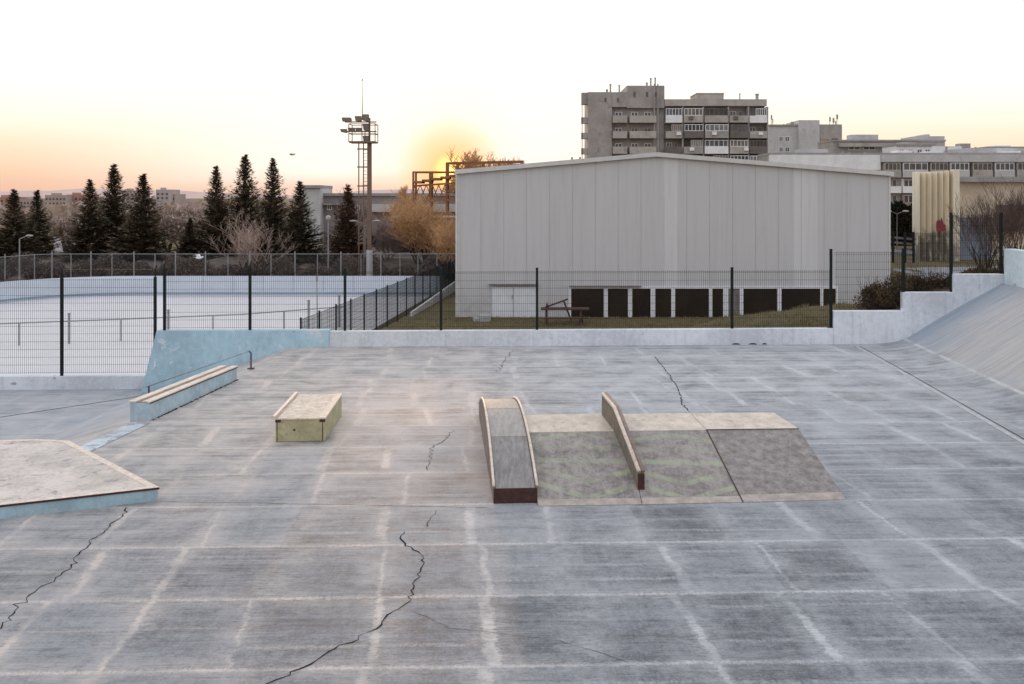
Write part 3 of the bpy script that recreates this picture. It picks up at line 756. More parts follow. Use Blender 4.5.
# arched box
th_ = math.radians(-4.0)
o0 = P(493.5, 503.5); ax = Vector((math.sin(th_), math.cos(th_), 0)); sx = Vector((math.cos(th_), -math.sin(th_), 0))
root = thing('arched_ramp', 'narrow arched ramp with steel riding sheet and dark front face', 'skate ramp', o0)
PR = [(0, .205), (.5, .36), (1.0, .49), (1.5, .585), (2.0, .645), (2.5, .672), (3.0, .660), (3.5, .605), (4.1, .50), (4.6, .36), (5.1, .205)]
PRf = []
for i in range(41):
    t = 5.1 * i / 40; PRf.append((t, .205 + .467 * (1 - ((t - 2.55) / 2.55) ** 2)))
WD = .56
def pa(t, s, z): return o0 + ax * t + sx * s + Vector((0, 0, z))
m = MB()
for s0 in (0.0, WD - .025):
    n = len(PRf); vs = []
    for t, z in PRf: vs += [pa(t, s0, .004), pa(t, s0, z), pa(t, s0 + .025, z), pa(t, s0 + .025, .004)]
    fs = []
    for i in range(n - 1):
        k = 4 * i; fs += [(k, k + 4, k + 5, k + 1), (k + 1, k + 5, k + 6, k + 2), (k + 2, k + 6, k + 7, k + 3), (k + 3, k + 7, k + 4, k)]
    fs += [(0, 1, 2, 3), (4 * n - 1, 4 * n - 2, 4 * n - 3, 4 * n - 4)]; m.add(vs, fs)
m.build('side_panel', m_sidewood, root)
def sheet(i0, i1, s0, s1, dz, th2, name, mat):
    m = MB(); vs = []; pts = PRf[i0:i1 + 1]
    for t, z in pts: vs += [pa(t, s0, z + dz - th2), pa(t, s0, z + dz), pa(t, s1, z + dz), pa(t, s1, z + dz - th2)]
    n = len(pts); fs = []
    for i in range(n - 1):
        k = 4 * i; fs += [(k, k + 4, k + 5, k + 1), (k + 1, k + 5, k + 6, k + 2), (k + 2, k + 6, k + 7, k + 3), (k + 3, k + 7, k + 4, k)]
    fs += [(0, 1, 2, 3), (4 * n - 1, 4 * n - 2, 4 * n - 3, 4 * n - 4)]; m.add(vs, fs)
    return m.build(name, mat, root, smooth=False)
sheet(0, 10, .03, WD - .03, -.012, .01, 'riding_sheet', m_steelsurf)
sheet(10, 20, .03, WD - .03, -.009, .01, 'riding_sheet', M('ridden_sheet_paler', (.38, .345, .32), .5, .25, 7, metal=.05, stretch=(3, .6, .6), dirt=(.17, .16, .16), dirt_amt=.5))
sheet(20, 40, .03, WD - .03, -.006, .01, 'riding_sheet', m_steeltop)
for s in (.004, WD - .004):
    m = MB(); m.path([pa(t, s, z + .014) for t, z in PRf], .019, 8); m.build('coping_pipe', m_coping, root, smooth=True)
m = MB(); m.hexa([pa(-.015, 0, .006), pa(-.015, WD, .006), pa(-.002, WD, .006), pa(-.002, 0, .006), pa(-.015, 0, .19), pa(-.015, WD, .19), pa(-.002, WD, .19), pa(-.002, 0, .19)]); m.build('front_plate', m_rust, root)

# funbox of three panels
hf = .55
fpx = [(538, 506), (642, 504.5), (743, 502.3), (846, 499.5)]
mpx = [(528, 432.5), (628, 431), (706.5, 430), (799, 429)]
bpx = [(524, 415), (612, 414), (690.5, 413.3), (774, 412.6)]
ft = [P(x, y, .004) for x, y in fpx]; md = [P(x, y, hf) for x, y in mpx]; bk = [P(x, y, hf) for x, y in bpx]
root = thing('funbox', 'wide low ramp of three dark sloping sheets with pale wooden deck', 'skate ramp', ft[1])
rear = [b + Vector((-.05, 1.6, -hf + .004)) for b in bk]
m = MB()
for i in range(3):
    m.hexa([L3(ft[i], .002), L3(ft[i + 1], .002), L3(bk[i + 1], .002), L3(bk[i], .002), L3(ft[i], .003), L3(ft[i + 1], .003), L3(md[i + 1], hf - .02), L3(md[i], hf - .02)]) if False else None
mm = lambda p, dz: Vector((p.x, p.y, p.z + dz))
# side cheeks
for i, s in ((0, 1), (3, -1)):
    e = Vector((.03 * s, 0, 0))
    poly = [L3(ft[i], .002), mm(md[i], -.022), mm(bk[i], -.022), L3(rear[i], .002)]
    m = MB(); m.extr([p + e * .1 for p in poly], e); m.build('side_cheek', m_sidewood, root)
for i in range(3):
    g = .004
    a, b, c_, d_ = ft[i], ft[i + 1], md[i + 1], md[i]
    # thin lower flap on the two left sheets
    la_, lb_ = a.lerp(d_, .075 if i < 2 else .09), b.lerp(c_, .075 if i < 2 else .09)
    ex = (b - a).normalized() * g
    m = MB(); m.hexa([mm(la_ + ex, -.018), mm(lb_ - ex, -.018), mm(c_ - ex, -.018), mm(d_ + ex, -.018), la_ + ex, lb_ - ex, c_ - ex, d_ + ex])
    m.build('ramp_sheet', m_sheet if i < 2 else m_sheet2, root)
    m = MB(); m.hexa([mm(a + ex, -.002), mm(b - ex, -.002), mm(lb_ - ex, -.004), mm(la_ + ex, -.004), mm(a + ex, .003), mm(b - ex, .003), mm(lb_ - ex, .005), mm(la_ + ex, .005)])
    m.build('toe_plate', M('ramp_toe_plate', (.44, .38, .33), .5, .3, 8, metal=.2), root)
    a, b, c_, d_ = md[i], md[i + 1], bk[i + 1], bk[i]
    m = MB(); m.hexa([mm(a + ex, -.018), mm(b - ex, -.018), mm(c_ - ex, -.018), mm(d_ + ex, -.018), mm(a + ex, .003), mm(b - ex, .003), mm(c_ - ex, .003), mm(d_ + ex, .003)])
    m.build('deck_board', m_wood, root)
    a, b, c_, d_ = bk[i], bk[i + 1], rear[i + 1], rear[i]
    m = MB(); m.hexa([mm(a + ex, -.018), mm(b - ex, -.018), mm(c_ - ex, -.001), mm(d_ + ex, -.001), mm(a + ex, -.001), mm(b - ex, -.001), mm(c_ - ex, .01), mm(d_ + ex, .01)])
    m.build('ramp_sheet', m_sheet2, root)
m = MB()
for i in (2,):
    a, b = ft[i], md[i]; m.bar(a + Vector((0, 0, .007)), b + Vector((0, 0, .007)), .014, .006)
    m.bar(md[i] + Vector((0, 0, .007)), md[i + 1] + Vector((0, 0, .007)), .014, .006)
m.build('joint_strip', m_rust, root)

# kinked grind wall standing on the funbox
g0 = P(604.5, 414.5, hf + .004); g1 = P(616.5, 430.5, hf + .004)
t_ = (Vector(ft[1]) - Vector(md[1])); 
g2 = md[1].lerp(ft[1], .86) ; g2 = Vector((P(641, 492, .07).x, P(641, 492, .07).y, .085))
root = thing('grind_wall', 'narrow kinked wooden wall with steel pipe on top, standing on the ramp', 'skate rail', g1)
th2 = .085
dirn = (g2 - g0); dirn.z = 0; dirn.normalize(); nrm = Vector((dirn.y, -dirn.x, 0)) * th2 / 2
hs = [.30, .31, .235]
m = MB()
for (a, ha), (b, hb2) in (((g0, hs[0]), (g1, hs[1])), ((g1, hs[1]), (g2, hs[2]))):
    m.hexa([a - nrm, a + nrm, b + nrm, b - nrm, mm(a - nrm, ha), mm(a + nrm, ha), mm(b + nrm, hb2), mm(b - nrm, hb2)])
m.build('plywood_core', M('olive_stained_plywood', (.20, .17, .13), .75, .35, 8, dirt=(.10, .13, .08), dirt_amt=.6), root)
m = MB(); e = -dirn * .0
m.hexa([g2 - nrm * 1.04 + dirn * .004, g2 + nrm * 1.04 + dirn * .004, g2 + nrm * 1.04 + dirn * .012, g2 - nrm * 1.04 + dirn * .012] + [mm(p, hs[2] - .01) for p in (g2 - nrm * 1.04 + dirn * .004, g2 + nrm * 1.04 + dirn * .004, g2 + nrm * 1.04 + dirn * .012, g2 - nrm * 1.04 + dirn * .012)]) if False else None
q = [g2 - nrm * 1.05 + dirn * .003, g2 + nrm * 1.05 + dirn * .003, g2 + nrm * 1.05 + dirn * .014, g2 - nrm * 1.05 + dirn * .014]
q = [mm(p, -.075) for p in q]
m = MB(); m.hexa(q + [mm(p, hs[2] + .065) for p in q]); m.build('end_plate', m_rust, root)
for sgn in (-1, 1):
    m = MB(); pts = [mm(p, h + .02) + nrm * .62 * sgn for p, h in ((g0, hs[0]), (g1, hs[1]), (g2, hs[2]))]
    m.path(pts, .028, 12); m.build('coping_pipe', m_coping if sgn > 0 else M('brown_pipe', (.30, .22, .18), .45, .3, 10, metal=.3), root, smooth=True)

# ------------------------------------------------------------------ hall
D = 59.7
hx = [PX(458, D), PX(656, D), PX(889.5, D)]; ze = [PZ(172.5, D), PZ(155, D), PZ(174.5, D)]; zb = -3.35
hall = thing('sports_hall', 'large pale grey panel clad hall with low pitched roof', 'hall', (hx[1], D, -3.3))
m = MB(); ring = [(hx[0], D, zb), (hx[2], D, zb), (hx[2], D, ze[2]), (hx[1], D, ze[1]), (hx[0], D, ze[0])]
m.extr(ring, (0, 38, 0)); m.build('wall', m_hall, hall)
m = MB()
for a, b in ((0, 1), (1, 2)):
    xa = hx[a] - (.15 if a == 0 else 0); xb = hx[b] + (.15 if b == 2 else 0)
    sl = (ze[b] - ze[a]) / (hx[b] - hx[a]); za = ze[a] - (.15 * sl if a == 0 else 0); zc = ze[b] + (.15 * sl if b == 2 else 0)
    m.hexa([(xa, D - .18, za + .003), (xb, D - .18, zc + .003), (xb, D + 38.1, zc + .003), (xa, D + 38.1, za + .003), (xa, D - .18, za + .14), (xb, D - .18, zc + .14), (xb, D + 38.1, zc + .14), (xa, D + 38.1, za + .14)])
m.build('roof', M('pale_roof_sheet', (.50, .50, .49), .5, .1, 1), hall)
m = MB()
for a, b in ((0, 1), (1, 2)):
    xa, xb = hx[a] - (.18 if a == 0 else 0), hx[b] + (.18 if b == 2 else 0)
    m.hexa([(xa, D - .24, ze[a] - .10), (xb, D - .24, ze[b] - .10), (xb, D - .185, ze[b] - .10), (xa, D - .185, ze[a] - .10), (xa, D - .24, ze[a] + .16), (xb, D - .24, ze[b] + .16), (xb, D - .185, ze[b] + .16), (xa, D - .185, ze[a] + .16)])
m.build('roof_trim', m_trim, hall)
m = MB(); m.box(hx[0] - .06, hx[0] + .10, D - .05, D + .2, zb, ze[0]); m.build('corner_trim', m_trim, hall); m = MB(); m.box(hx[2] - .06, hx[2] + .05, D - .05, D + .2, zb, ze[2]); m.build('corner_trim', m_trim, hall)
m = MB(); x = hx[0] + 1.372
zz = lambda x: interp([(hx[0], ze[0]), (hx[1], ze[1]), (hx[2], ze[2])], x)
while x < hx[2] - .3:
    m.box(x - .009, x + .009, D - .008, D + .02, zb, zz(x) - .12); x += 1.372
m.build('panel_joint', M('panel_joint_grey', (.43, .425, .42), .6, .1, 3), hall)
wins = [(571, 603.7, 0), (607.6, 627.9, 0), (632, 650.5, 0), (655, 671, 0), (675, 708.7, 0), (712, 723, 0), (728.2, 739.5, 1), (743, 777, 0), (781, 820, 0), (823, 835.5, 0)]
wz0, wz1 = PZ(317.5, D), PZ(288.5, D)
prev = 568.6
for i, (a, b, k) in enumerate(wins):
    nxt = wins[i + 1][0] if i < len(wins) - 1 else 838
    left = prev; right = (b + nxt) / 2 if i < len(wins) - 1 else 838
    XL, XR, xa, xb = PX(left, D) + .004, PX(right, D) - .004, PX(a, D), PX(b, D)
    m = MB(); m.box(XL, xa, D - .09, D - .005, wz0, wz1); m.box(xb, XR, D - .09, D - .005, wz0, wz1)
    m.box(XL, XR, D - .088, D - .005, wz1 + .001, wz1 + .12); m.box(XL, XR, D - .088, D - .005, wz0 - .12, wz0 - .001)
    w = m.build('window', m_frame, hall)
    m = MB(); m.box(xa + .003, xb - .003, D - .035, D - .008, wz0 + .003, wz1 - .003); m.build('pane', m_pane2 if k else m_pane, w, label='grimy lighter pane' if k else None)
    prev = right
m = MB(); m.box(PX(569, D), PX(641, D), D - .28, D - .004, wz1 + .13, wz1 + .18); m.box(PX(489, D), PX(538, D), D - .28, D - .004, PZ(286, D) + .06, PZ(286, D) + .13); m.build('canopy', M('drip_canopy', (.22, .20, .20), .6, .2, 4), hall)
dz0, dz1 = PZ(322.5, D - .8), PZ(287, D)
m = MB(); m.box(PX(492, D), PX(513.2, D), D - .12, D - .005, -3.3, dz1); m.box(PX(513.6, D), PX(536, D), D - .12, D - .005, -3.3, dz1)
dr = m.build('door', m_door, hall, bevel=.01)
m = MB(); m.tube((PX(512.2, D), D - .17, -2.2), (PX(512.2, D), D - .17, -1.95), .02); m.build('handle', m_rust, dr)
m = MB(); m.tube((PX(456.6, D), D - .1, zb), (PX(456.6, D), D - .1, ze[0] - .1), .06, n=8); m.build('downpipe', m_trim, hall)
m = MB()
for px in (572, 580): m.tube((PX(px, D + 12), D + 12, 5), (PX(px, D + 12), D + 12, PZ(157, D + 12)), .08)
m.build('roof_vent', m_conc, hall)
m = MB(); m.box(PX(480, D - 1.6), PX(491, D - 1.6), D - 2.2, D - 1.2, -3.32, -2.95); m.box(PX(473, D - 1.8), PX(479.6, D - 1.8), D - 2.1, D - 1.5, -3.32, -3.12)
tag(m.build('concrete_step', m_concblock, None, bevel=.02), 'pale concrete step block beside the white hall door', 'step')

# picnic table with broken leaning board
D2 = 56.5; gz = -3.28
root = thing('picnic_table', 'old dark wooden picnic table with a loose board sticking up', 'table', (PX(565, D2), D2, gz))
ty = PZ(308.6, D2)
m = MB()
for k in range(4): m.bar((PX(541, D2), D2 - .36 + k * .24, ty), (PX(589, D2), D2 - .36 + k * .24, ty), .2, .07)
m.build('tabletop', M('old_brown_planks', (.10, .055, .04), .8, .3, 4), root)
mw = MATS['old_brown_planks']
for px in (546.5, 581): 
    for s in (-.45, .4):
        m = MB(); m.bar((PX(px, D2) + (s * .25 if px > 560 else 0), D2 + s, gz), (PX(px, D2), D2 + s * .6, ty - .036), .12, .12); m.build('leg', mw, root)
m = MB(); m.bar((PX(543, D2), D2 - .8, ty - .45), (PX(587, D2), D2 - .8, ty - .45), .24, .05); m.build('bench', mw, root)
m = MB(); m.bar((PX(545, D2), D2 + .1, ty + .05), (PX(568, D2), D2 + .1, PZ(299.3, D2)), .14, .08); m.build('loose_board', mw, root)
m = MB(); m.bar((PX(563.5, D2), D2 - .1, PZ(300.5, D2)), (PX(571, D2), D2 - .1, gz + .2), .13, .1); m.build('brace', mw, root)
m = MB(); m.ball((PX(547, D2), D2, ty + .16), .09, 1, 1, 1.4); m.tube((PX(547, D2), D2, ty + .03), (PX(547, D2), D2, ty + .1), .08)
m.ball((PX(579.5, D2), D2, ty + .13), .07, 1, 1, 1.3)
tag(m.build('small_bottles', m_rust), 'two small dark objects left standing on the picnic table', 'litter') if False else None
bq = thing('bottle', 'small dark bottle left on the left end of the picnic table', 'bottle', (PX(547, D2), D2, ty + .037))
m = MB(); m.tube((PX(547, D2), D2, ty + .037), (PX(547, D2), D2, ty + .22), .06, n=10); m.tube((PX(547, D2), D2, ty + .22), (PX(547, D2), D2, ty + .30), .06, .022, n=10); m.tube((PX(547, D2), D2, ty + .30), (PX(547, D2), D2, ty + .38), .022, n=8)
m.build('glass_body', m_rust, bq)

# ------------------------------------------------------------------ rink
def rink_outline(off=0):
    pts = []; r = 8.3 + off; c = (-26.9, 64.5)
    pts.append((-35.2 - off, 42))
    for k in range(15):
        a = math.pi - math.pi / 2 * k / 14; pts.append((c[0] + r * math.cos(a), c[1] + r * math.sin(a)))
    pts.append((-5.2, 72.8 + off)); return pts
mb = MB(); out = rink_outline(); full = out + [(rp[11][0] - .3, 68.5), (rp[0][0] - .3, 40.2), (-9.5, 39), (-35.2, 39)]
out2 = [(x, y, -3.285) for x, y in (out[:-1] + [(-5.9, 72.8), (-8.8, 40.0), (-35.2, 38)])]
mb.add(out2, [tuple(range(len(out2)))]); mb.build('rink_floor', m_rink, kind='structure', fix=False)
for p in bpy.data.objects['rink_floor'].data.polygons:
    if p.normal.z < 0: bpy.data.objects['rink_floor'].data.flip_normals()
m = MB(); ins = rink_outline(0); outs = rink_outline(.14)
for i in range(len(ins) - 1):
    a, b, c_, d_ = ins[i], ins[i + 1], outs[i + 1], outs[i]
    m.hexa([(*a, -3.28), (*b, -3.28), (*c_, -3.28), (*d_, -3.28), (*a, -1.88), (*b, -1.88), (*c_, -1.88), (*d_, -1.88)])
rb = thing('rink_boards', 'long white curved board wall around the far side of the pale rink', 'rink boards', (-20, 72.8, -3.28))
m.build('board', m_board, rb, smooth=False)
m = MB()
for i in range(len(ins) - 1):
    a, b = ins[i], ins[i + 1]
    A_, B_ = Vector((*a, -3.2)), Vector((*b, -3.2)); n_ = Vector((-(B_ - A_).y, (B_ - A_).x, 0)).normalized() * -.03
    m.hexa([A_ + n_, B_ + n_, B_ + n_ * .1, A_ + n_ * .1] + [p + Vector((0, 0, .13)) for p in (A_ + n_, B_ + n_, B_ + n_ * .1, A_ + n_ * .1)])
m.build('kick_strip', M('blue_kick_strip', (.30, .38, .46), .6, .1, 1), rb)
m = MB()
for k in range(2, 11):
    x = -27 + 2.2 * k; m.box(x - .02, x + .02, 72.785, 72.799, -3.0, -1.89)
m.build('board_joint', M('board_joint_grey', (.42, .47, .52), .6, .1, 1), rb)
# low curb below the receding fence
m = MB(); a, b = (rp[8][0] + .42, rp[8][1]), (rp[15][0] + .42, rp[15][1]); m.hexa([(a[0] - .22, a[1], -3.3), (b[0] - .22, b[1], -3.3), (b[0] - .08, b[1], -3.3), (a[0] - .08, a[1], -3.3), (a[0] - .22, a[1], -3.05), (b[0] - .22, b[1], -2.5), (b[0] - .08, b[1], -2.5), (a[0] - .08, a[1], -3.05)])
tag(m.build('rink_curb', m_conc_l, None), 'white curb along the foot of the receding dark fence', 'curb')
# near rail of the rink
lr = thing('rink_rail', 'thin metal rail with posts along the near side of the rink', 'rail', (-20, 48, -3.28))
def railpt(px): 
    y = interp([(-60, 326.5), (0, 323.7), (100, 320), (240, 314.5), (345, 306.5)], px); d = (H + 2.2) * F / (y - HY); return Vector((PX(px, d), d, -2.2))
m = MB(); m.path([railpt(p) for p in (-60, 0, 50, 100, 150, 200, 240, 290, 345)], .035, 6); m.build('top_rail', m_galv, lr)
for px in (-60, 19, 121, 213, 284, 345):
    q = railpt(px); m = MB(); m.tube((q.x, q.y, -3.28), q, .04, n=6); m.build('post', m_galv, lr)
for px, yt in ((70, 314), (169, 310.5), (309, 301), (339.5, 296)):
    q = railpt(px); m = MB(); m.tube((q.x, q.y - .1, -3.28), (q.x, q.y - .1, PZ(yt, q.y)), .065, n=8)
    m.tube((q.x, q.y - .1, PZ(yt, q.y)), (q.x, q.y - .1, PZ(yt, q.y) + .06), .085, n=8); m.build('tall_post', m_galv, lr)
m = MB(); q = railpt(317); m.tube((PX(317.5, 50), 50, -3.28), (PX(316.8, 50), 50, PZ(279, 50)), .035, .02, n=6); m.tube((PX(316.8, 50), 50, PZ(281, 50)), (PX(316.8, 50), 50, PZ(276, 50)), .06, .05, n=6)
tag(m.build('thin_pole', m_galv), 'thin grey pole rising from the rink beside the dark fence', 'pole')

# chain link fence beyond the rink
cf = thing('chain_link_fence', 'tall grey chain link fence beyond the white rink boards', 'fence', (-10, 75.5, -3.3))
DF = 75.5
cx = [-30, 5, 34.5, 52, 71, 91, 112, 134, 155, 175.5, 205.5, 228, 250, 271, 295, 317.5, 341, 361, 381, 400, 418, 437, 456]
pts = []
for px in cx:
    d = DF - 5.2 * ss(60, -60, px) * 1.6; pts.append(Vector((PX(px, d), d, 0)))
tallset = {52, 91, 134, 175.5, 205.5, 250, 295, 341, 381}
for px, p in zip(cx, pts):
    m = MB(); m.tube((p.x, p.y, -3.3), (p.x, p.y, PZ(251.5 if px in tallset else 254, p.y)), .05 if px in tallset else .035, n=6); m.build('post', m_galv, cf)
ztop = PZ(254, DF)
m = MB(); m.path([p + Vector((0, 0, ztop)) for p in pts], .025, 5); m.build('top_rail', m_galv, cf)
for a, b in zip(pts, pts[1:]):
    m = MB(); L = (b - a).length; hgt = ztop + 1.9; st = .16
    n = int((L + hgt) / st)
    dd = (b - a).normalized()
    for k in range(n):
        s = k * st
        for sg in (1, -1):
            s0, s1, z0, z1 = s - hgt, s, 0.0, hgt
            if s0 < 0: z0 = -s0; s0 = 0
            if s1 > L: z1 = hgt - (s1 - L); s1 = L
            if z1 <= z0: continue
            if sg < 0: s0, s1 = L - s0, L - s1
            m.tube(a + dd * s0 + Vector((0, 0, -1.9 + z0)), a + dd * s1 + Vector((0, 0, -1.9 + z1)), .006, n=3, cap=False)
    m.build('wire_mesh', M('dull_wire', (.10, .10, .10), .6, .2, 5), cf, fix=False)
# scrub verge beyond the fence
m = MB(); nxv = 60
for j, (y, z) in enumerate(((76.2, -3.25), (78, -2.6), (81, -1.9), (86, -1.6), (97, -1.6), (103, -3.25))):
    for i in range(nxv + 1):
        x = -60 + 58.5 * i / nxv; m.v.append((x * (y / 76.2) ** .5, y, z + (R.uniform(-.25, .25) if 0 < j < 5 else 0)))
m.f = [(j * (nxv + 1) + i, j * (nxv + 1) + i + 1, (j + 1) * (nxv + 1) + i + 1, (j + 1) * (nxv + 1) + i) for j in range(5) for i in range(nxv)]
m.build('scrub_verge', m_dirt, kind='structure', smooth=True)

# ------------------------------------------------------------------ trees
def fir_crown(seed, Ht=10.5, Rb=2.6, mat=None, dens=1.0):
    rr = random.Random(seed); m = MB(); z = Ht * .06
    def tri(p, d, l, w):
        d = d.normalized(); s = d.cross(Vector((rr.gauss(0, .4), rr.gauss(0, .4), 1))).normalized() * w
        m.add([p - s, p + s, p + d * l], [(0, 1, 2)])
    while z < Ht:
        t = z / Ht
        rad = Rb * (1 - t) ** 1.0 * (1.0 + .10 * math.sin(z * 2.3 + seed)) * (.75 + .25 * min(1, t / .12))
        nb = int((8 + 20 * (1 - t)) * dens)
        for k in range(nb):
            a = rr.uniform(0, 2 * math.pi); L = max(.10, rad * (rr.uniform(.45, .95) if k % 5 else rr.uniform(1.0, 1.4)) + .08)
            zz0 = z + rr.uniform(-.15, .15)
            rise = lerp(.22, 1.0, t ** 1.2) + rr.uniform(-.1, .12)
            dirx = Vector((math.cos(a), math.sin(a), 0))
            steps = max(3, int(L / .17))
            for s in range(steps):
                q = (s + rr.random()) / steps
                p = dirx * L * q + Vector((0, 0, zz0 - .35 * L * q * (1 - t) * .6 + rise * L * q * q * .7))
                if q < .2 and t < .8: continue
                for e in range(3):
                    side = dirx.cross(Vector((0, 0, 1))) * rr.choice((-1, 1)) * rr.uniform(.2, 1.0)
                    d = dirx * rr.uniform(.4, 1.1) + side + Vector((0, 0, rr.uniform(-.25, .55)))
                    tri(p + Vector((rr.gauss(0, .04), rr.gauss(0, .04), rr.gauss(0, .05))), d, rr.uniform(.24, .52) * (1 - .62 * t), rr.uniform(.07, .12) * (1 - .4 * t))
            tip = dirx * L + Vector((0, 0, zz0 - 0 + rise * L * .7 - .35 * L * (1 - t) * 0))
            tri(dirx * L * .85 + Vector((0, 0, tip.z - .06)), dirx + Vector((0, 0, .5)), rr.uniform(.35, .75) * (1 - .5 * t), .07)
        z += rr.uniform(.13, .19) * (1.0 if t < .8 else .8)
    for k in range(18):
        zc = Ht * (.05 + .04 * k); rc = Rb * (1 - zc / Ht) ** 1.1 * .36; q0 = len(m.v)
        m.v += [(rc * math.cos(i * .785) * rr.uniform(.8, 1.15), rc * math.sin(i * .785) * rr.uniform(.8, 1.15), zc) for i in range(8)] + [(0, 0, zc + Ht * .07)]
        m.f += [(q0 + i, q0 + (i + 1) % 8, q0 + 8) for i in range(8)]
    for k in range(5): m.add([(-.05, 0, Ht - .6 + k * .12), (.05, 0, Ht - .6 + k * .12), (0, 0, Ht + .25)], [(0, 1, 2)])
    return m
def make_fir(name, seed, label, loc, Ht=10.5, Rb=2.6, mat=None, group='dark fir trees beyond the rink'):
    t = thing(name, label, 'fir tree', (0, 0, 0), group)
    m = MB(); m.tube((0, 0, 0), (0, 0, Ht * .95), .17, .02, 7); m.build('trunk', m_trunk, t)
    fir_crown(seed, Ht, Rb).build('crown', mat or m_fir, t, fix=False)
    t.location = loc; return t
firs = [(14, 190, 88, 25, 'leftmost dark fir tree of the row beyond the rink'),
        (37, 191, 92, 20, 'slim fir beside the lamp post, second from the left'),
        (90, 181, 88, 25, 'dark fir on the left of the tight group of three'),
        (114, 165, 91, 28, 'tallest fir in the middle of the tight group of three'),
        (143, 175, 87, 27, 'broad fir on the right of the tight group of three'),
        (190, 219, 89, 20, 'short dark fir standing alone between the tall firs'),
        (216, 167, 90, 24, 'dark fir just left of the pale bare tree'),
        (245, 156, 92, 27, 'tallest fir of all, behind the pale bare tree'),
        (273, 160, 88, 25, 'dark fir just right of the pale bare tree'),
        (300, 182, 86, 25, 'narrow fir in front of the grey concrete block')]
protos = []
for s in (11, 12, 13): protos.append(None)
base_done = {}
for i, (px, yt, d, hw, lab) in enumerate(firs):
    z0 = -2.6; Ht = PZ(yt, d) - z0; Rb = hw / F * d * 1.22; k = i % 3
    if k not in base_done:
        t = make_fir('fir_tree', 11 + k, lab, (0, 0, 0), 10.5, 2.5); base_done[k] = t
        t.location = (PX(px, d), d, z0); t.scale = (Rb / 2.5, Rb / 2.5, Ht / 10.5); t.rotation_euler.z = R.uniform(0, 6)
    else:
        dup(base_done[k], (PX(px, d), d, z0), lab, R.uniform(0, 6), (Rb / 2.5, Rb / 2.5, Ht / 10.5))
d = 84; t = make_fir('browned_fir', 21, 'browned thin fir tree beside the floodlight mast', (PX(348, d), d, -2.6), PZ(186, d) + 2.6, 2.3, m_firbrown, None)

def bare_tree(seed, Ht, spread, n_main=7, depth=4, trunk_r=.12, multi=False, up=.6, tw=.012, keep=1.0, fork=3):
    rr = random.Random(seed); m = MB(); tr = MB()
    def grow(p, d, L, r, k, target):
        segs = 3; q = p
        for s in range(segs):
            d = (d + Vector((rr.gauss(0, .13), rr.gauss(0, .13), rr.gauss(0, .08) + .03))).normalized()
            q2 = q + d * L / segs; r2 = r * .86
            target.tube(q, q2, r, r2, 3 if k < depth else 5, cap=False)
            q = q2; r = r2
            if k > 0 and (s > 0 or k < depth):
                for c in range(fork - 1 if s < segs - 1 else fork):
                    if rr.random() > .72 * keep + (.2 if s == segs - 1 else 0): continue
                    a = rr.uniform(0, 6.28); ortho = Vector((math.cos(a), math.sin(a), rr.uniform(-.1, .5)))
                    nd = (d * rr.uniform(.7, 1.1) + ortho * spread * rr.uniform(.5, 1.1) + Vector((0, 0, up * .25))).normalized()
                    grow(q, nd, L * rr.uniform(.52, .74), max(tw, r * .62), k - 1, m)
        return q
    if multi:
        for i in range(n_main):
            a = 6.28 * i / n_main + rr.uniform(-.3, .3); s = rr.uniform(.1, .55) * spread
            grow(Vector((math.cos(a) * .15, math.sin(a) * .15, 0)), Vector((math.cos(a) * s, math.sin(a) * s, 1)).normalized(), Ht * rr.uniform(.4, .55), trunk_r, depth, tr)
    else:
        grow(Vector((0, 0, 0)), Vector((0, 0, 1)), Ht * .42, trunk_r, depth, tr)
    return tr, m
def put_bare(name, label, cat, loc, seed, Ht, spread, mat, buds=None, **kw):
    t = thing(name, label, cat, (0, 0, 0)); tr, m = bare_tree(seed, Ht, spread, **kw)
    # scale to exact height
    zs = max([v[2] for v in m.v + tr.v]); k = Ht / zs
    for q in (tr, m): q.v = [(v[0] * k, v[1] * k, v[2] * k) for v in q.v]
    tr.build('trunk', m_trunk if mat is not m_twig else mat, t, fix=False); m.build('crown', mat, t, fix=False)
    if buds:
        rr = random.Random(seed + 5); b = MB()
        for _ in range(buds[1]):
            v = Vector(rr.choice(m.v)); d = Vector((rr.gauss(0, 1), rr.gauss(0, 1), rr.gauss(0, 1))).normalized(); s = d.cross(Vector((rr.gauss(0, 1), 1, 0))).normalized()
            l = rr.uniform(.5, 1.3) * buds[2]; c = v + d * rr.uniform(0, buds[2]); b.add([c - s * l * .5, c + s * l * .5, c + d * l], [(0, 1, 2)])
        b.build('buds', buds[0], t, fix=False)
    t.location = loc; return t
put_bare('bare_tree', 'pale pinkish bare tree in front of the tall firs', 'tree', (PX(252, 77.5), 77.5, -3.2), 5, PZ(207, 77.5) + 3.2, 1.15, M('pale_pink_twigs', (.46, .34, .28), .9, .2, 3, spec=.1), depth=4, trunk_r=.06, multi=True, n_main=13, tw=.013, fork=2)
put_bare('bare_tree', 'sparse upright bare tree left of the browned fir', 'tree', (PX(337, 88), 88, -2.6), 8, PZ(186, 88) + 2.6, .6, m_twig, depth=4, trunk_r=.11, tw=.016)
put_bare('bare_tree', 'thin grey bare tree right of the floodlight mast', 'tree', (PX(387, 86), 86, -2.6), 9, PZ(216, 86) + 2.6, .7, M('pale_grey_twigs', (.38, .30, .27), .9, .2, 3, spec=.1), depth=4, trunk_r=.06, multi=True, n_main=8, tw=.012)
put_bare('willow_tree', 'golden brown bare tree below the steel gantry', 'tree', (PX(428, 84), 84, -3.0), 15, PZ(186, 84) + 3, 1.5, m_twig_backlit, buds=(m_leafwillow, 1800, .08), depth=4, trunk_r=.13, multi=True, n_main=11, tw=.013)
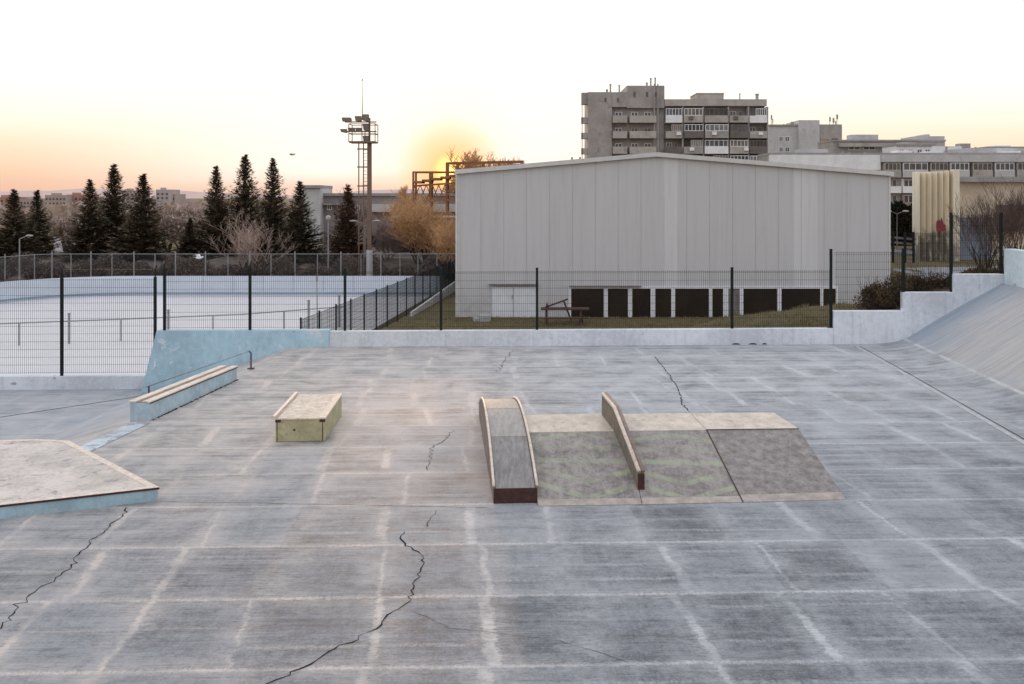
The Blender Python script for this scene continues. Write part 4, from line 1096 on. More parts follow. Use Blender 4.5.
put_bare('willow_tree', 'smaller golden tree close to the left corner of the hall', 'tree', (PX(452, 78), 78, -3.0), 17, PZ(210, 78) + 3, 1.4, m_twig_backlit, buds=(m_leafwillow, 1500, .07), depth=4, trunk_r=.10, multi=True, n_main=8, tw=.012)
put_bare('distant_tree', 'bare tree top glowing at sunset above the hall roof', 'tree', (PX(484, 128), 128, -3.0), 18, PZ(147, 128) + 3, 1.0, m_twig_backlit, buds=(m_leafwillow, 6000, .14), depth=5, trunk_r=.2, multi=True, n_main=7, tw=.045)
put_bare('distant_tree', 'hazy bare tree top left of the steel gantry', 'tree', (PX(405, 115), 115, -3.0), 19, PZ(184, 115) + 3, .9, m_twig_backlit, depth=5, trunk_r=.2, tw=.02)
# hazy bare trees between the firs
for i, (px, yt, lab) in enumerate(((168, 207, 'round hazy bare tree right of the group of three firs'), (183, 205, 'hazy brown bare tree behind the short fir'), (66, 215, 'hazy bare tree between slim fir and the group of three'))):
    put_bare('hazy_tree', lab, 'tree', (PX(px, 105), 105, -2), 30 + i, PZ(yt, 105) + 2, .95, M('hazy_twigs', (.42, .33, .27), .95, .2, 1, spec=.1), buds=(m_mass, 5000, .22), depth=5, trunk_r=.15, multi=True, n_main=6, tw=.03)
# shrub at right edge behind the bank wall
for i, (px, yt, d, lab, sd) in enumerate(((985, 186, 32.0, 'large bare many stemmed shrub behind the top of the stepped wall', 41), (1016, 172, 33.5, 'taller bare shrub at the right edge behind the bank wall', 43), (1003, 205, 30.5, 'lower bare shrub touching the last fence post', 44))):
    put_bare('bare_shrub', lab, 'shrub', (PX(px, d), d, 1.35), sd, PZ(yt, d) - 1.3, .6, m_twig_dark, depth=4, trunk_r=.022, multi=True, n_main=24 if i < 2 else 10, tw=.0055, up=1.3, fork=2, keep=1.0)

def bush(name, label, c, rx, ry, rz, n, mats, seed, leaf=.05):
    rr = random.Random(seed); t = thing(name, label, 'shrub', c)
    m = MB(); tw = MB()
    lobes = [(rr.uniform(-.8, .8), rr.uniform(-.6, .6), rr.uniform(.15, .75), rr.uniform(.18, .45)) for _ in range(16)]
    for k in range(n):
        l = rr.choice(lobes); d = Vector((rr.gauss(0, 1), rr.gauss(0, 1), rr.gauss(0, 1))).normalized() * l[3] * rr.random() ** .45
        p = Vector((c[0] + (l[0] + d.x) * rx, c[1] + (l[1] + d.y) * ry, c[2] + max(0.02, (l[2] + d.z * .8)) * rz))
        dd = Vector((rr.gauss(0, 1), rr.gauss(0, 1), rr.gauss(0, 1) + .4)).normalized(); s = dd.cross(Vector((rr.gauss(0, 1), rr.gauss(0, 1), .3))).normalized()
        L = leaf * rr.uniform(.6, 1.5); m.add([p - s * L * .35, p + s * L * .35, p + dd * L], [(0, 1, 2)])
    for k in range(160):
        a = rr.uniform(0, 6.28); e = rr.uniform(.3, 1.0)
        q0 = Vector((c[0] + rr.uniform(-.5, .5) * rx, c[1] + rr.uniform(-.4, .4) * ry, c[2])); q1 = q0 + Vector((math.cos(a) * rx * .5 * e, math.sin(a) * ry * .5 * e, rz * rr.uniform(.6, 1.25)))
        tw.tube(q0, q1, .008, .003, 3, cap=False)
    m.build('foliage', mats[0], t, fix=False); tw.build('twigs', mats[1], t, fix=False)
    return t
bush('dry_bush', 'brown dry bush behind the first step of the white wall', (PX(886, 27.6), 27.6, .55), 1.0, .6, .95, 9000, (m_leafdry, m_twig_red), 51)
bush('dry_bush', 'wider brown bush behind the second step of the white wall', (PX(924, 27.8), 27.8, .95), 1.0, .6, .85, 9000, (m_leafdry, m_twig_red), 52)
bush('dry_bush', 'low brown bush behind the highest step of the white wall', (PX(985, 27.9), 27.9, 1.5), .8, .5, .45, 6000, (m_leafdry, m_twig_red), 53)

# grass tufts on the bank behind the wall
m = MB(); rr = random.Random(77)
for k in range(26000):
    x = rr.uniform(-4.5, 14.5); y = 26.45 + rr.random() ** 1.5 * 8
    if abs(x - 0) < 0: continue
    z = terrain(x, y); h = rr.uniform(.03, .11); a = rr.uniform(0, 3.14); w = .008
    m.add([(x - w * math.cos(a), y - w * math.sin(a), z - .02), (x + w * math.cos(a), y + w * math.sin(a), z - .02), (x + rr.gauss(0, .03), y + rr.gauss(0, .03), z + h)], [(0, 1, 2)])
for k in range(16000):
    x = rr.uniform(-6, 22); y = rr.uniform(46, 59.5); z = terrain(x, y); h = rr.uniform(.05, .16); w = .018
    m.add([(x - w, y, z - .02), (x + w, y, z - .02), (x + rr.gauss(0, .05), y, z + h)], [(0, 1, 2)])
o = m.build('grass_tufts', leaf_mat('dry_grass_blades', (.12, .11, .045), (.30, .25, .14), 1.5), fix=False); o['kind'] = 'stuff'; tag(o, 'short dry grass between the low wall and the hall', 'grass')

# ------------------------------------------------------------------ floodlight mast
D3 = 78
fm = thing('floodlight_mast', 'tall steel mast with ladder, round platform and floodlights', 'floodlight mast', (PX(369, D3), D3, -3.3))
mx = PX(369.5, D3)
m = MB(); m.tube((mx, D3, -3.3), (mx, D3, PZ(250, D3)), .26, .25, 12); m.build('concrete_base', m_conc_l, fm)
m = MB(); m.box(mx - .16, mx + .16, D3 - .16, D3 + .16, PZ(250, D3) + .002, PZ(142, D3)); m.build('column', M('mast_steel', (.20, .13, .09), .6, .2, 2, metal=.2), fm)
ms = MATS['mast_steel']
xl, xr = PX(358.8, D3), PX(363.5, D3)
m = MB()
for x in (xl, xr): m.bar((x, D3, -3.2), (x, D3, PZ(142, D3)), .08)
y = 150
while y < 270:
    z = PZ(y, D3); m.bar((xr + .003, D3 - .03, z), (mx - .165, D3 - .03, z), .03); y += 3.5
m.build('ladder', ms, fm)
for y in (149, 167, 186, 204, 223, 243):
    z = PZ(y, D3); m = MB(); m.bar((xl - .12, D3, z), (mx, D3, z), .1); m.build('brace', ms, fm)
px0, px1 = PX(350.5, D3), PX(376.5, D3); pz = PZ(142.5, D3)
m = MB(); m.box(px0, px1, D3 - .8, D3 + .8, pz - .05, pz + .07); m.build('platform', ms, fm)
m = MB()
for y in (124.5, 134):
    z = PZ(y, D3)
    for q in ((px0, D3 - .8, px1, D3 - .8), (px0, D3 + .8, px1, D3 + .8), (px0, D3 - .8, px0, D3 + .8), (px1, D3 - .8, px1, D3 + .8)): m.bar((q[0], q[1], z), (q[2], q[3], z), .05)
for x in (px0, px1, (px0 + px1) / 2):
    for y in (D3 - .8, D3 + .8): m.bar((x, y, pz), (x, y, PZ(124.3, D3)), .06)
m.build('railing', ms, fm)
m = MB(); m.bar((PX(345, D3), D3, PZ(122, D3)), (px1, D3, PZ(122, D3)), .09); m.bar((PX(343, D3), D3, PZ(131.5, D3)), (px1, D3, PZ(131.5, D3)), .09)
m.bar((mx, D3, pz), (mx, D3, PZ(118, D3)), .14); m.build('lamp_bar', ms, fm)
for (x0, x1, y, tall) in ((343, 351, 119.5, 4.5), (344.5, 352.5, 119.8, 4.2), (356, 362.5, 118.5, 5.5), (363.5, 370, 117.5, 7), (341.5, 348, 130.5, 3.5), (349, 356, 129.5, 4), (356.5, 363, 129.5, 4), (364, 370, 127, 7), (364, 370, 138.5, 6)):
    XA, XB = PX(x0, D3), PX(x1, D3); z = PZ(y, D3); hh = tall / F * D3 / 2
    m = MB(); tl_ = .25
    m.hexa([(XA, D3 - .28, z - hh), (XB, D3 - .28, z - hh - .1), (XB - .05, D3 + .1, z - hh), (XA + .05, D3 + .1, z - hh + .05), (XA - .08, D3 - .2, z + hh * .8), (XB - .08, D3 - .2, z + hh * .7), (XB - .1, D3 + .15, z + hh), (XA, D3 + .15, z + hh)])
    fl_ = m.build('floodlight', ms, fm)
    m = MB(); m.hexa([(XA + .05, D3 - .30, z - hh + .06), (XB - .05, D3 - .30, z - hh - .04), (XB - .05, D3 - .283, z - hh - .04), (XA + .05, D3 - .283, z - hh + .06), (XA - .01, D3 - .235, z + hh * .6), (XB - .12, D3 - .235, z + hh * .5), (XB - .12, D3 - .215, z + hh * .5), (XA - .01, D3 - .215, z + hh * .6)])
    m.build('lens', M('floodlight_glass', (.16, .13, .10), .3, .2, 3), fl_)
m = MB(); m.tube((PX(362.3, D3), D3, PZ(120, D3)), (PX(362.3, D3), D3, PZ(98, D3)), .045, .02, 5); m.tube((PX(362.3, D3), D3, PZ(98, D3)), (PX(362.3, D3), D3, PZ(81, D3)), .02, .012, 4); m.ball((PX(362.3, D3), D3, PZ(80, D3)), .06)
m.build('antenna', ms, fm)

# street lamps
def street_lamp(px, ytop, ybase, d, arms, label, w=.08, mat=None):
    x = PX(px, d); zt = PZ(ytop, d); t = thing('street_lamp', label, 'street lamp', (x, d, -3.3))
    m = MB(); m.tube((x, d, -3.3), (x, d, zt), w, w * .55, 8); m.build('pole', mat or m_galv, t)
    for a in arms:
        m = MB(); e = (x + a, d, zt + .22); m.tube((x, d, zt), e, .04, n=6); m.build('arm', mat or m_galv, t)
        m = MB(); s = 1 if a > 0 else -1; m.ball((x + a + .22 * s, d, zt + .25), .2, 1.6, .7, .45); m.build('lamp_head', m_lampglass, t)
    if not arms:
        m = MB(); m.ball((x, d, zt + .22), .24); m.build('lamp_head', m_lampglass, t)
street_lamp(19.5, 239, 280, 77.2, (.55,), 'grey street lamp with one arm at the far left')
street_lamp(328.3, 221, 275, 79, (), 'grey pole with round white lamp left of the browned fir')
street_lamp(365, 224, 275, 82, (-.75, .75), 'double armed lamp just behind the floodlight mast', .06)
street_lamp(897, 214, 260, 90, (-.55, .55), 'double armed lamp right of the hall', .07, M('dull_lamp_pole', (.14, .13, .13), .6, .2, 3))

# ------------------------------------------------------------------ far buildings
def win(parent, xa, xb, y, z0, z1, fm_=None, gm=None, fr=.12, split=1):
    m = MB(); y0, y1 = y - .06, y
    m.box(xa, xb, y0, y1, z1 - fr, z1); m.box(xa, xb, y0, y1, z0, z0 + fr)
    m.box(xa, xa + fr, y0 + .002, y1, z0 + fr, z1 - fr); m.box(xb - fr, xb, y0 + .002, y1, z0 + fr, z1 - fr)
    for k in range(1, split + 1):
        x = lerp(xa, xb, k / (split + 1)); m.box(x - fr / 2, x + fr / 2, y0 + .004, y1, z0 + fr, z1 - fr)
    w = m.build('window', fm_ or m_frame, parent)
    m = MB(); m.box(xa + fr, xb - fr, y - .03, y - .01, z0 + fr, z1 - fr); m.build('pane', gm or m_winglass, w)
# ---- tall panel block
DA = 186; ab = thing('apartment_block', 'tall grey panel apartment block with balconies behind the hall', 'apartment block', (PX(675, DA), DA, -3))
X_ = lambda p: PX(p, DA); Z_ = lambda y: PZ(y, DA)
m = MB(); m.box(X_(588), X_(612), DA, DA + 9, -3.3, Z_(92)); m.box(X_(612.02), X_(627), DA + 1.0, DA + 14, -3.3, Z_(92) - .02); m.box(X_(627.02), X_(664.5), DA + .9, DA + 14, -3.3, Z_(85.5))
m.box(X_(664.6), X_(766.5), DA + 1.5, DA + 13, -3.3, Z_(99.5)); m.build('wall', m_conc, ab)
m = MB(); m.box(X_(582), X_(582.7), DA + .5, DA + .7, -3.3, Z_(104)); m.box(X_(582), X_(588), DA + .5, DA + 2.4, Z_(104), Z_(92.3)); m.build('side_wall', m_conc, ab)
m = MB(); m.box(X_(612.1), X_(627), DA - .1, DA + .95, Z_(107), Z_(92) - .03); m.box(X_(627.1), X_(664.4), DA - .1, DA + .85, Z_(108), Z_(85.5) - .03); m.build('attic_wall', m_conc, ab)
m = MB(); m.box(X_(664.7), X_(766.6), DA - .2, DA + 1.45, Z_(106), Z_(99.3)); m.build('cornice', m_conc_p, ab)
m = MB(); m.box(X_(699), X_(726), DA + 2, DA + 9, Z_(99), Z_(92.5)); m.box(X_(698.5), X_(726.5), DA + 1.9, DA + 9, Z_(92.5), Z_(91.8)); m.build('roof_house', m_conc_p, ab)
rz = [(107, 123), (123, 138.5), (138.5, 154), (154, 169)]
rr = random.Random(4)
for ri, (ya, yb) in enumerate(rz):
    ya_w = ya + 3.5; yp = yb - 7.0
    # end balconies seen against the sky
    m = MB(); m.box(X_(581.8), X_(588), DA + .5, DA + 2.45, Z_(yb + 1 - 1), Z_(yb - 6)); m.build('end_balcony', m_conc_p, ab)
    for (a, b) in ((612.5, 626.5), (629, 655.5)):
        m = MB(); m.box(X_(a), X_(b), DA - 1.1, DA - .9, Z_(yb), Z_(yp)); m.box(X_(a), X_(b), DA - .895, DA + .85, Z_(yb), Z_(yb) + .2)
        m.box(X_(a), X_(a) + .15, DA - .895, DA + .85, Z_(yb) + .21, Z_(yp)); m.box(X_(b) - .15, X_(b), DA - .895, DA + .85, Z_(yb) + .21, Z_(yp)); m.build('balcony', m_conc_p, ab)
        n = 1 if b - a < 16 else 2
        for k in range(n):
            xa = lerp(a, b, (k + .2) / n); xb = lerp(a, b, (k + .72) / n)
            win(ab, X_(xa), X_(xb), DA + .88, Z_(yp + 1), Z_(ya_w + 1), m_frame if rr.random() < .5 else m_cream, split=1)
        m = MB(); m.box(X_(a), X_(b), DA + .83, DA + .87, Z_(yb) + .21, Z_(ya_w - 1)) if False else m.box(X_(a + .5), X_(b - .5), DA + .855, DA + .885, Z_(yp) + .2, Z_(ya_w))
    # right half: five glazed bays, every owner his own
    bays = [(665, 681.5), (683, 702), (703.5, 727), (728.5, 747), (748.5, 766)]
    for bi, (a, b) in enumerate(bays):
        parap = [m_whitewall, m_conc_p, m_conc_p, m_conc_p, m_whitewall, m_conc_p, m_brown, m_conc, m_brown, m_conc_p, m_brown, m_conc, m_whitewall, m_conc_p, m_brown][(ri * 5 + bi) % 15]
        dp = .9 if bi in (0, 4) else (1.5 if ri % 2 else 1.2)
        m = MB(); m.box(X_(a), X_(b), DA - dp, DA - dp + .15, Z_(yb), Z_(yp)); m.box(X_(a), X_(b), DA - dp + .16, DA + 1.45, Z_(yb), Z_(yb) + .2); m.build('balcony', parap, ab)
        if (ri + bi) % 2:
            m = MB(); q_ = rr.uniform(.15, .8); m.box(X_(lerp(a, b, q_)), X_(lerp(a, b, q_)) + .8, DA - dp - .35, DA - dp - .01, Z_(yp) - .75, Z_(yp) - .15); m.build('air_conditioner', m_whitewall if ri else m_brown, ab)
        op = (ri * 3 + bi * 2) % 5
        if op != 1:
            k0 = 0; zt_ = Z_(ya + 1.8)
            xa, xb = X_(a) + .05, X_(b) - .05
            if op == 3: xa = lerp(xa, xb, .35)
            win(ab, xa, xb, DA - dp + .12, Z_(yp) + .01, zt_, (m_frame, m_cream, m_brown, m_whitewall)[(ri + bi * 3) % 4], glass_mat('balcony_glass_%d' % ((ri * 5 + bi) % 4), ((.10, .10, .11), (.20, .17, .14), (.04, .035, .035), (.28, .27, .26))[(ri * 5 + bi) % 4], .15), fr=.1, split=4)
        else:
            win(ab, X_(lerp(a, b, .15)), X_(lerp(a, b, .5)), DA + 1.42, Z_(yp) - .3, Z_(ya_w), m_frame, split=1)
            win(ab, X_(lerp(a, b, .62)), X_(lerp(a, b, .85)), DA + 1.42, Z_(yp) - .8, Z_(ya_w), m_cream, split=0)
        m = MB(); m.box(X_(b) + .02, X_(b + 1.4), DA - .7, DA + 1.4, Z_(yb), Z_(ya) - .02); m.build('party_wall', m_conc, ab)
for (px, yt, w) in ((608.5, 89, 1.2), (612, 83.5, 1), (621, 84.5, .9), (649, 82, 1.1), (653, 77.5, 1), (657.5, 77, .9), (743.5, 93, .7), (761, 93.5, 1.9)):
    yb_ = 92 if px < 627 else (86 if px < 664 else 99.5)
    m = MB(); m.tube((X_(px), DA + 3, Z_(yb_) - .3), (X_(px), DA + 3, Z_(yt)), w * .187 * .8, n=8); m.tube((X_(px), DA + 3, Z_(yt)), (X_(px), DA + 3, Z_(yt) + .25), w * .187 * 1.05, n=8); m.build('chimney', m_conc, ab)
m = MB(); m.tube((X_(654), DA - .5, Z_(160)), (X_(654), DA - .5, Z_(84)), .13, n=6); m.tube((X_(657.5), DA - .5, Z_(160)), (X_(657.5), DA - .5, Z_(84)), .13, n=6); m.build('drainpipe', m_conc, ab)
for px in (605.5, 618, 634.5, 647, 655.5):
    win(ab, X_(px - 1), X_(px + 1), DA - .105 if px > 612 else DA - .005, Z_(102) if px < 630 else Z_(97), Z_(98) if px < 630 else Z_(92), m_brown, split=0)

def antenna(x, y, z, h, n=1):
    pass
# ---- generic slab block
def slab(name, label, px0, px1, yt, d, depth, mat, rows_=(), bays_=(), par=None, base=-3.3, cat='apartment block', cornice=True, extra=None, proud=1.0):
    b = thing(name, label, cat, (PX((px0 + px1) / 2, d), d, base))
    m = MB(); m.box(PX(px0, d), PX(px1, d), d, d + depth, base, PZ(yt, d)); m.build('wall', mat, b)
    if cornice:
        m = MB(); m.box(PX(px0 - .4, d), PX(px1 + .4, d), d - .35, d + depth, PZ(yt, d) + .002, PZ(yt, d) + .35); m.build('roof', m_roof, b)
    for ri, (y0, y1, kind) in enumerate(rows_):
        for bi, (a, c) in enumerate(bays_):
            k = (ri * 7 + bi * 3) % 6
            if kind == 'w':
                win(b, PX(a, d), PX(c, d), d - .01, PZ(y1, d), PZ(y0, d), m_frame, fr=.1, split=1)
            else:
                yp = lerp(y0, y1, .52)
                pm = (par or (m_conc_p, m_whitewall, m_teal, m_conc_l, m_whitewall, m_pink))[k % (len(par) if par else 6)]
                m = MB(); m.box(PX(a, d), PX(c, d), d - proud, d - proud + .12, PZ(y1, d), PZ(yp, d)); m.box(PX(a, d), PX(c, d), d - proud + .125, d - .003, PZ(y1, d), PZ(y1, d) + .18)
                m.box(PX(a, d), PX(a, d) + .12, d - proud + .125, d - .003, PZ(y1, d) + .185, PZ(y0, d)); m.build('balcony', pm, b)
                if k % 3 == 0: win(b, PX(a, d) + .1, PX(c, d) - .1, d - proud + .1, PZ(yp, d) + .01, PZ(y0, d), m_frame if k else m_cream, fr=.09, split=3)
                else:
                    win(b, PX(lerp(a, c, .12), d), PX(lerp(a, c, .5), d), d - .01, PZ(lerp(y0, y1, .7), d), PZ(y0, d) - .1, m_frame, fr=.1, split=1)
                    win(b, PX(lerp(a, c, .6), d), PX(lerp(a, c, .85), d), d - .01, PZ(lerp(y0, y1, .9), d), PZ(y0, d) - .1, m_cream, fr=.1, split=0)
    return b
DB = 235
b = slab('apartment_block', 'pale tower block with roof aerials right of the tall block', 769, 841, 126, DB, 16, m_conc_l, [(136.5, 141.5, 'w'), (147, 152, 'w')], [(779, 783), (785, 789.5)])
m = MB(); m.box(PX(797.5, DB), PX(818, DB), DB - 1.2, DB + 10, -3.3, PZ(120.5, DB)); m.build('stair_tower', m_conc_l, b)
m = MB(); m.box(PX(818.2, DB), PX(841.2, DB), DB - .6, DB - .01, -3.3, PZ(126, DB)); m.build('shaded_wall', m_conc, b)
win(b, PX(820, DB), PX(829, DB), DB - .61, PZ(146, DB), PZ(138.5, DB), m_cream, glass_mat('sunlit_window', (.5, .30, .20), .1)); win(b, PX(831, DB), PX(837, DB), DB - .61, PZ(145, DB), PZ(138.5, DB), m_brown)
for px, yt, w in ((773.5, 114, 1), (774.8, 118, .6), (786, 123, .7), (794.5, 121, 2.4), (820.5, 122.5, 1), (832.5, 116, 1), (836, 117, 1.2), (839.7, 113.5, 1.3), (838, 120, .6)):
    m = MB(); x = PX(px, DB); m.tube((x, DB + 2, PZ(127, DB)), (x, DB + 2, PZ(yt, DB)), .07 * w, n=5)
    m.box(x - .16 * w, x + .16 * w, DB + 1.7, DB + 1.95, PZ(yt + 5, DB), PZ(yt + .5, DB)); m.build('aerial', m_conc, b)
DC = 200
b = slab('apartment_block', 'stepped grey block with flat roofs behind the long block', 833, 945, 141.5, DC, 10, m_conc, [(146, 150, 'w'), (152.5, 158.5, 'b')], [(848, 860), (863, 875), (890, 900), (906, 918)])
m = MB(); m.box(PX(855, DC), PX(882, DC), DC + 2, DC + 5, PZ(141, DC), PZ(134, DC)); m.box(PX(865, DC), PX(880, DC), DC + 5, DC + 10, PZ(134, DC) + .01, PZ(133, DC)); m.build('roof_house', m_conc_l, b)
m = MB(); m.box(PX(920, DC), PX(949, DC), DC + 2, DC + 10, PZ(141, DC), PZ(135.5, DC)); m.box(PX(931, DC), PX(935, DC), DC + 2.5, DC + 8, PZ(135.5, DC) + .01, PZ(133.5, DC)); m.build('roof_house', m_conc_l, b)
m = MB(); m.box(PX(838, DC), PX(890, DC), DC - 1.2, DC - .01, PZ(147, DC), PZ(143.5, DC)); m.build('parapet', m_conc_p, b)
m = MB(); m.box(PX(918, DC), PX(955, DC), DC - 3, DC - .01, -3.3, PZ(147, DC)); m.build('white_wing', m_whitewall, b)
m = MB(); m.box(PX(955.2, DC), PX(966, DC), DC - 2, DC - .01, -3.3, PZ(144, DC)); m.build('end_wing', m_conc, b)
DD = 160
b = slab('apartment_block', 'long block with white blank wall and glazed balconies at right', 769, 1100, 155, DD, 7, m_conc, [(163, 177.5, 'b'), (179, 193, 'b'), (194.5, 209, 'b')], [(882, 899), (900.5, 926), (928, 946), (947.5, 967), (970, 990), (992, 1012), (1014, 1034), (1036, 1056)])
m = MB(); m.box(PX(768.8, DD), PX(879.5, DD), DD - .5, DD - .01, PZ(170, DD), PZ(155, DD)); m.build('white_band', m_whitewall, b)
m = MB(); m.box(PX(880, DD), PX(1100, DD), DD - 1.0, DD - .01, PZ(162.2, DD), PZ(155, DD)); m.build('attic_parapet', m_conc_l, b)
for a_, c__, y_ in ((900, 915, 150), (930, 944, 151), (950, 962, 152.5), (1005, 1024, 150.5)):
    m = MB(); m.box(PX(a_, DD), PX(c__, DD), DD + 1, DD + 4, PZ(155, DD), PZ(y_, DD)); m.build('roof_house', (m_whitewall, m_conc_l, m_conc_p)[int(a_) % 3], b)
m = MB(); m.box(PX(805, DD), PX(834, DD), DD + 3, DD + 6, PZ(155, DD), PZ(148, DD)); m.build('roof_house', m_conc_l, b); m = MB(); m.box(PX(976, DD), PX(1060, DD), DD + 3, DD + 12, PZ(155, DD), PZ(147, DD)); m.build('roof_house', m_conc_l, b)
for px, yt in ((853, 150), (897, 152), (925, 150), (960, 145), (990, 145.5), (1005, 146)):
    m = MB(); m.tube((PX(px, DD), DD + 5, PZ(156, DD)), (PX(px, DD), DD + 5, PZ(yt, DD)), .18, n=6); m.build('roof_pipe', m_roof, b)
b = slab('apartment_block', 'far pale block peeking over the long block at the right edge', 986, 1100, 148.5, 192, 8, m_conc_l, [(150.5, 154, 'w')], [(990, 995), (1000, 1005), (1010, 1015), (1020, 1025)])
m = MB(); m.box(PX(1000, 192), PX(1016, 192), 194, 198, PZ(148.5, 192), PZ(145, 192)); m.build('roof_house', m_whitewall, b)
b = slab('apartment_block', 'small white block stepping up behind the long block near the ribbed building', 896, 932, 146, 188, 7, m_whitewall, [(149, 153, 'w')], [(899, 904), (908, 913), (917, 922), (925, 930)])
m = MB(); m.box(PX(906, 188), PX(920, 188), 190, 193, PZ(146, 188), PZ(141.5, 188)); m.build('roof_house', m_conc_p, b)
# ---- cream ribbed building
DE = 74; z0e = terrain(PX(935, DE), DE) - .3
cb = thing('ribbed_building', 'cream building with vertical concrete ribs and red graffiti', 'building', (PX(935, DE), DE, z0e))
m = MB(); m.box(PX(916, DE), PX(957, DE), DE + .3, DE + .7, z0e, PZ(171.5, DE)); m.build('wall', m_ribs, cb)
m = MB(); nr_ = 6
for k in range(nr_):
    xa = PX(lerp(916, 951, k / nr_), DE); xb = PX(lerp(916, 951, (k + .82) / nr_), DE)
    zt_ = PZ(lerp(173, 170, k / nr_), DE); m.hexa([(xa, DE + .25, z0e), ((xa + xb) / 2, DE - .25, z0e), (xb, DE + .25, z0e), (xb, DE + .29, z0e), (xa, DE + .25, zt_), ((xa + xb) / 2, DE - .25, zt_), (xb, DE + .25, zt_), (xb, DE + .29, zt_)])
m.box(PX(951.5, DE), PX(957.5, DE), DE - .35, DE + .29, z0e, PZ(169.5, DE)); m.build('rib', m_ribs, cb)
m = MB()
m.add([(PX(x, DE - .3), DE - .3, PZ(y, DE)) for x, y in ((936.5, 221), (939, 219.5), (940.5, 221), (941.5, 217), (942.6, 220), (943.5, 224), (945.5, 224.5), (945.8, 230), (944, 231.5), (942, 230.5), (939.5, 232), (936.6, 231), (936, 226))], [tuple(range(13))])
m.build('graffiti', m_red, cb)
m = MB(); m.box(PX(957.6, DE), PX(1110, DE), DE + 1.5, DE + 4, z0e, PZ(182, DE)); m.build('wing_wall', m_beige, cb)
m = MB(); m.box(PX(957.7, DE), PX(1110, DE), DE + .8, DE + 4.2, PZ(181.8, DE), PZ(176.5, DE)); m.build('roof', m_roof, cb)
m = MB(); m.box(PX(963, DE), PX(1000, DE), DE + 1.3, DE + 1.49, z0e, PZ(218, DE)); m.build('shutter', m_bluegrey, cb)
m = MB(); m.box(PX(1006, DE), PX(1040, DE), DE + 1.3, DE + 1.49, PZ(232, DE), PZ(205, DE)); m.build('boarded_window', m_brown, cb)
# path and verge on the right
def patch(name, mat, pts, dz):
    m = MB(); n = 14; A_, B_, C_, D_ = [Vector((x, y, 0)) for x, y in pts]
    for j in range(n + 1):
        for i in range(n + 1):
            p = A_.lerp(B_, i / n).lerp(D_.lerp(C_, i / n), j / n); m.v.append((p.x, p.y, terrain(p.x, p.y) + dz))
    m.f = [(j * (n + 1) + i, j * (n + 1) + i + 1, (j + 1) * (n + 1) + i + 1, (j + 1) * (n + 1) + i) for j in range(n) for i in range(n)]
    return m.build(name, mat, kind='structure', smooth=True)
patch('path', m_path, [(23.6, 50), (46, 44), (50, 71), (23.6, 66)], .03)
patch('service_road', m_asphalt, [(24, 80), (70, 80), (80, 88), (24, 88)], .03)
# dark rail fence and hedge between hall and ribbed building
rf = thing('dark_railing', 'dark horizontal rail fence right of the hall', 'railing', (PX(903, 72), 72, -2))
for px in (893, 905, 913.5):
    x = PX(px, 72); m = MB(); m.bar((x, 72, -3), (x, 72, PZ(232, 72)), .14); m.build('post', m_green, rf)
m = MB()
for y in (238, 243, 248.5, 254): m.bar((PX(885, 72), 72.1, PZ(y - 1.5, 72)), (PX(916, 72), 72.1, PZ(y + 1.5, 72)), .06, .16)
m.build('rail', m_brown, rf)
def hedge(label, px0, px1, yt, d, base, seed, name='hedge', mat=None, n=9000, leaf=.28):
    rr = random.Random(seed); m = MB(); x0_, x1_ = PX(px0, d), PX(px1, d); zt_ = PZ(yt, d)
    for k in range(n):
        x = rr.uniform(x0_, x1_); top_ = zt_ + .5 * math.sin(x * .9 + seed) + .3 * math.sin(x * 2.7); z = lerp(base, top_, rr.random() ** .7)
        p = Vector((x, d + rr.uniform(-1.2, 1.2), z)); dd = Vector((rr.gauss(0, 1), rr.gauss(0, 1), rr.gauss(0, 1))).normalized(); s = dd.cross(Vector((rr.gauss(0, 1), 1, .3))).normalized() * leaf * .4
        m.add([p - s, p + s, p + dd * leaf * rr.uniform(.7, 1.5)], [(0, 1, 2)])
    t = thing(name, label, 'hedge', ((x0_ + x1_) / 2, d, base)); m.build('foliage', mat or m_hedge, t, fix=False); 
    tr = MB()
    for k in range(8): x = lerp(x0_, x1_, (k + .5) / 8); tr.tube((x, d, base), (x, d, lerp(base, zt_, .8)), .07, .03, 5)
    tr.build('stems', m_trunk, t); return t
hedge('dark hedge between hall and ribbed building', 886, 919, 209, 98, -3, 61)
hedge('low dark scrub hedge behind the chain link fence at left', -40, 170, 262, 79.5, -3, 62, n=16000, leaf=.16, mat=leaf_mat('scrub_leaves', (.08, .065, .058), (.20, .16, .14)))
hedge('low brown scrub hedge behind the chain link fence near the mast', 170, 456, 262, 79.5, -3, 63, n=19000, leaf=.16, mat=leaf_mat('scrub_leaves_brown', (.10, .075, .062), (.24, .18, .155)))

# ---- concrete buildings behind the firs
DG = 122
b = slab('concrete_building', 'blank grey concrete stair block right of the narrow fir', 303, 320.5, 188, DG, 8, m_conc_l, cat='building')
b = slab('industrial_building', 'long low grey concrete building behind the floodlight mast', 321, 470, 196, DG + 2, 14, M('hazy_grey_wall', (.30, .26, .25), .9, .15, .3), [(204, 210, 'w')], [(327, 332), (337, 342), (346, 351), (355, 360)], cat='building')
m = MB(); m.box(PX(321, DG), PX(345, DG), DG + 1, DG + 1.95, PZ(205, DG), PZ(203.5, DG)); m.build('canopy', m_roof, b)
m = MB(); m.box(PX(370, DG), PX(470, DG), DG + .8, DG + 1.95, PZ(212, DG), PZ(204, DG)); m.build('wall_band', m_conc_l, b)
m = MB(); m.box(PX(391, 100), PX(470, 100), 100, 108, -3.3, PZ(218, 100))
o = m.build('dark_shed', M('dark_brown_shed', (.035, .022, .015), .8, .3, .6), None); 
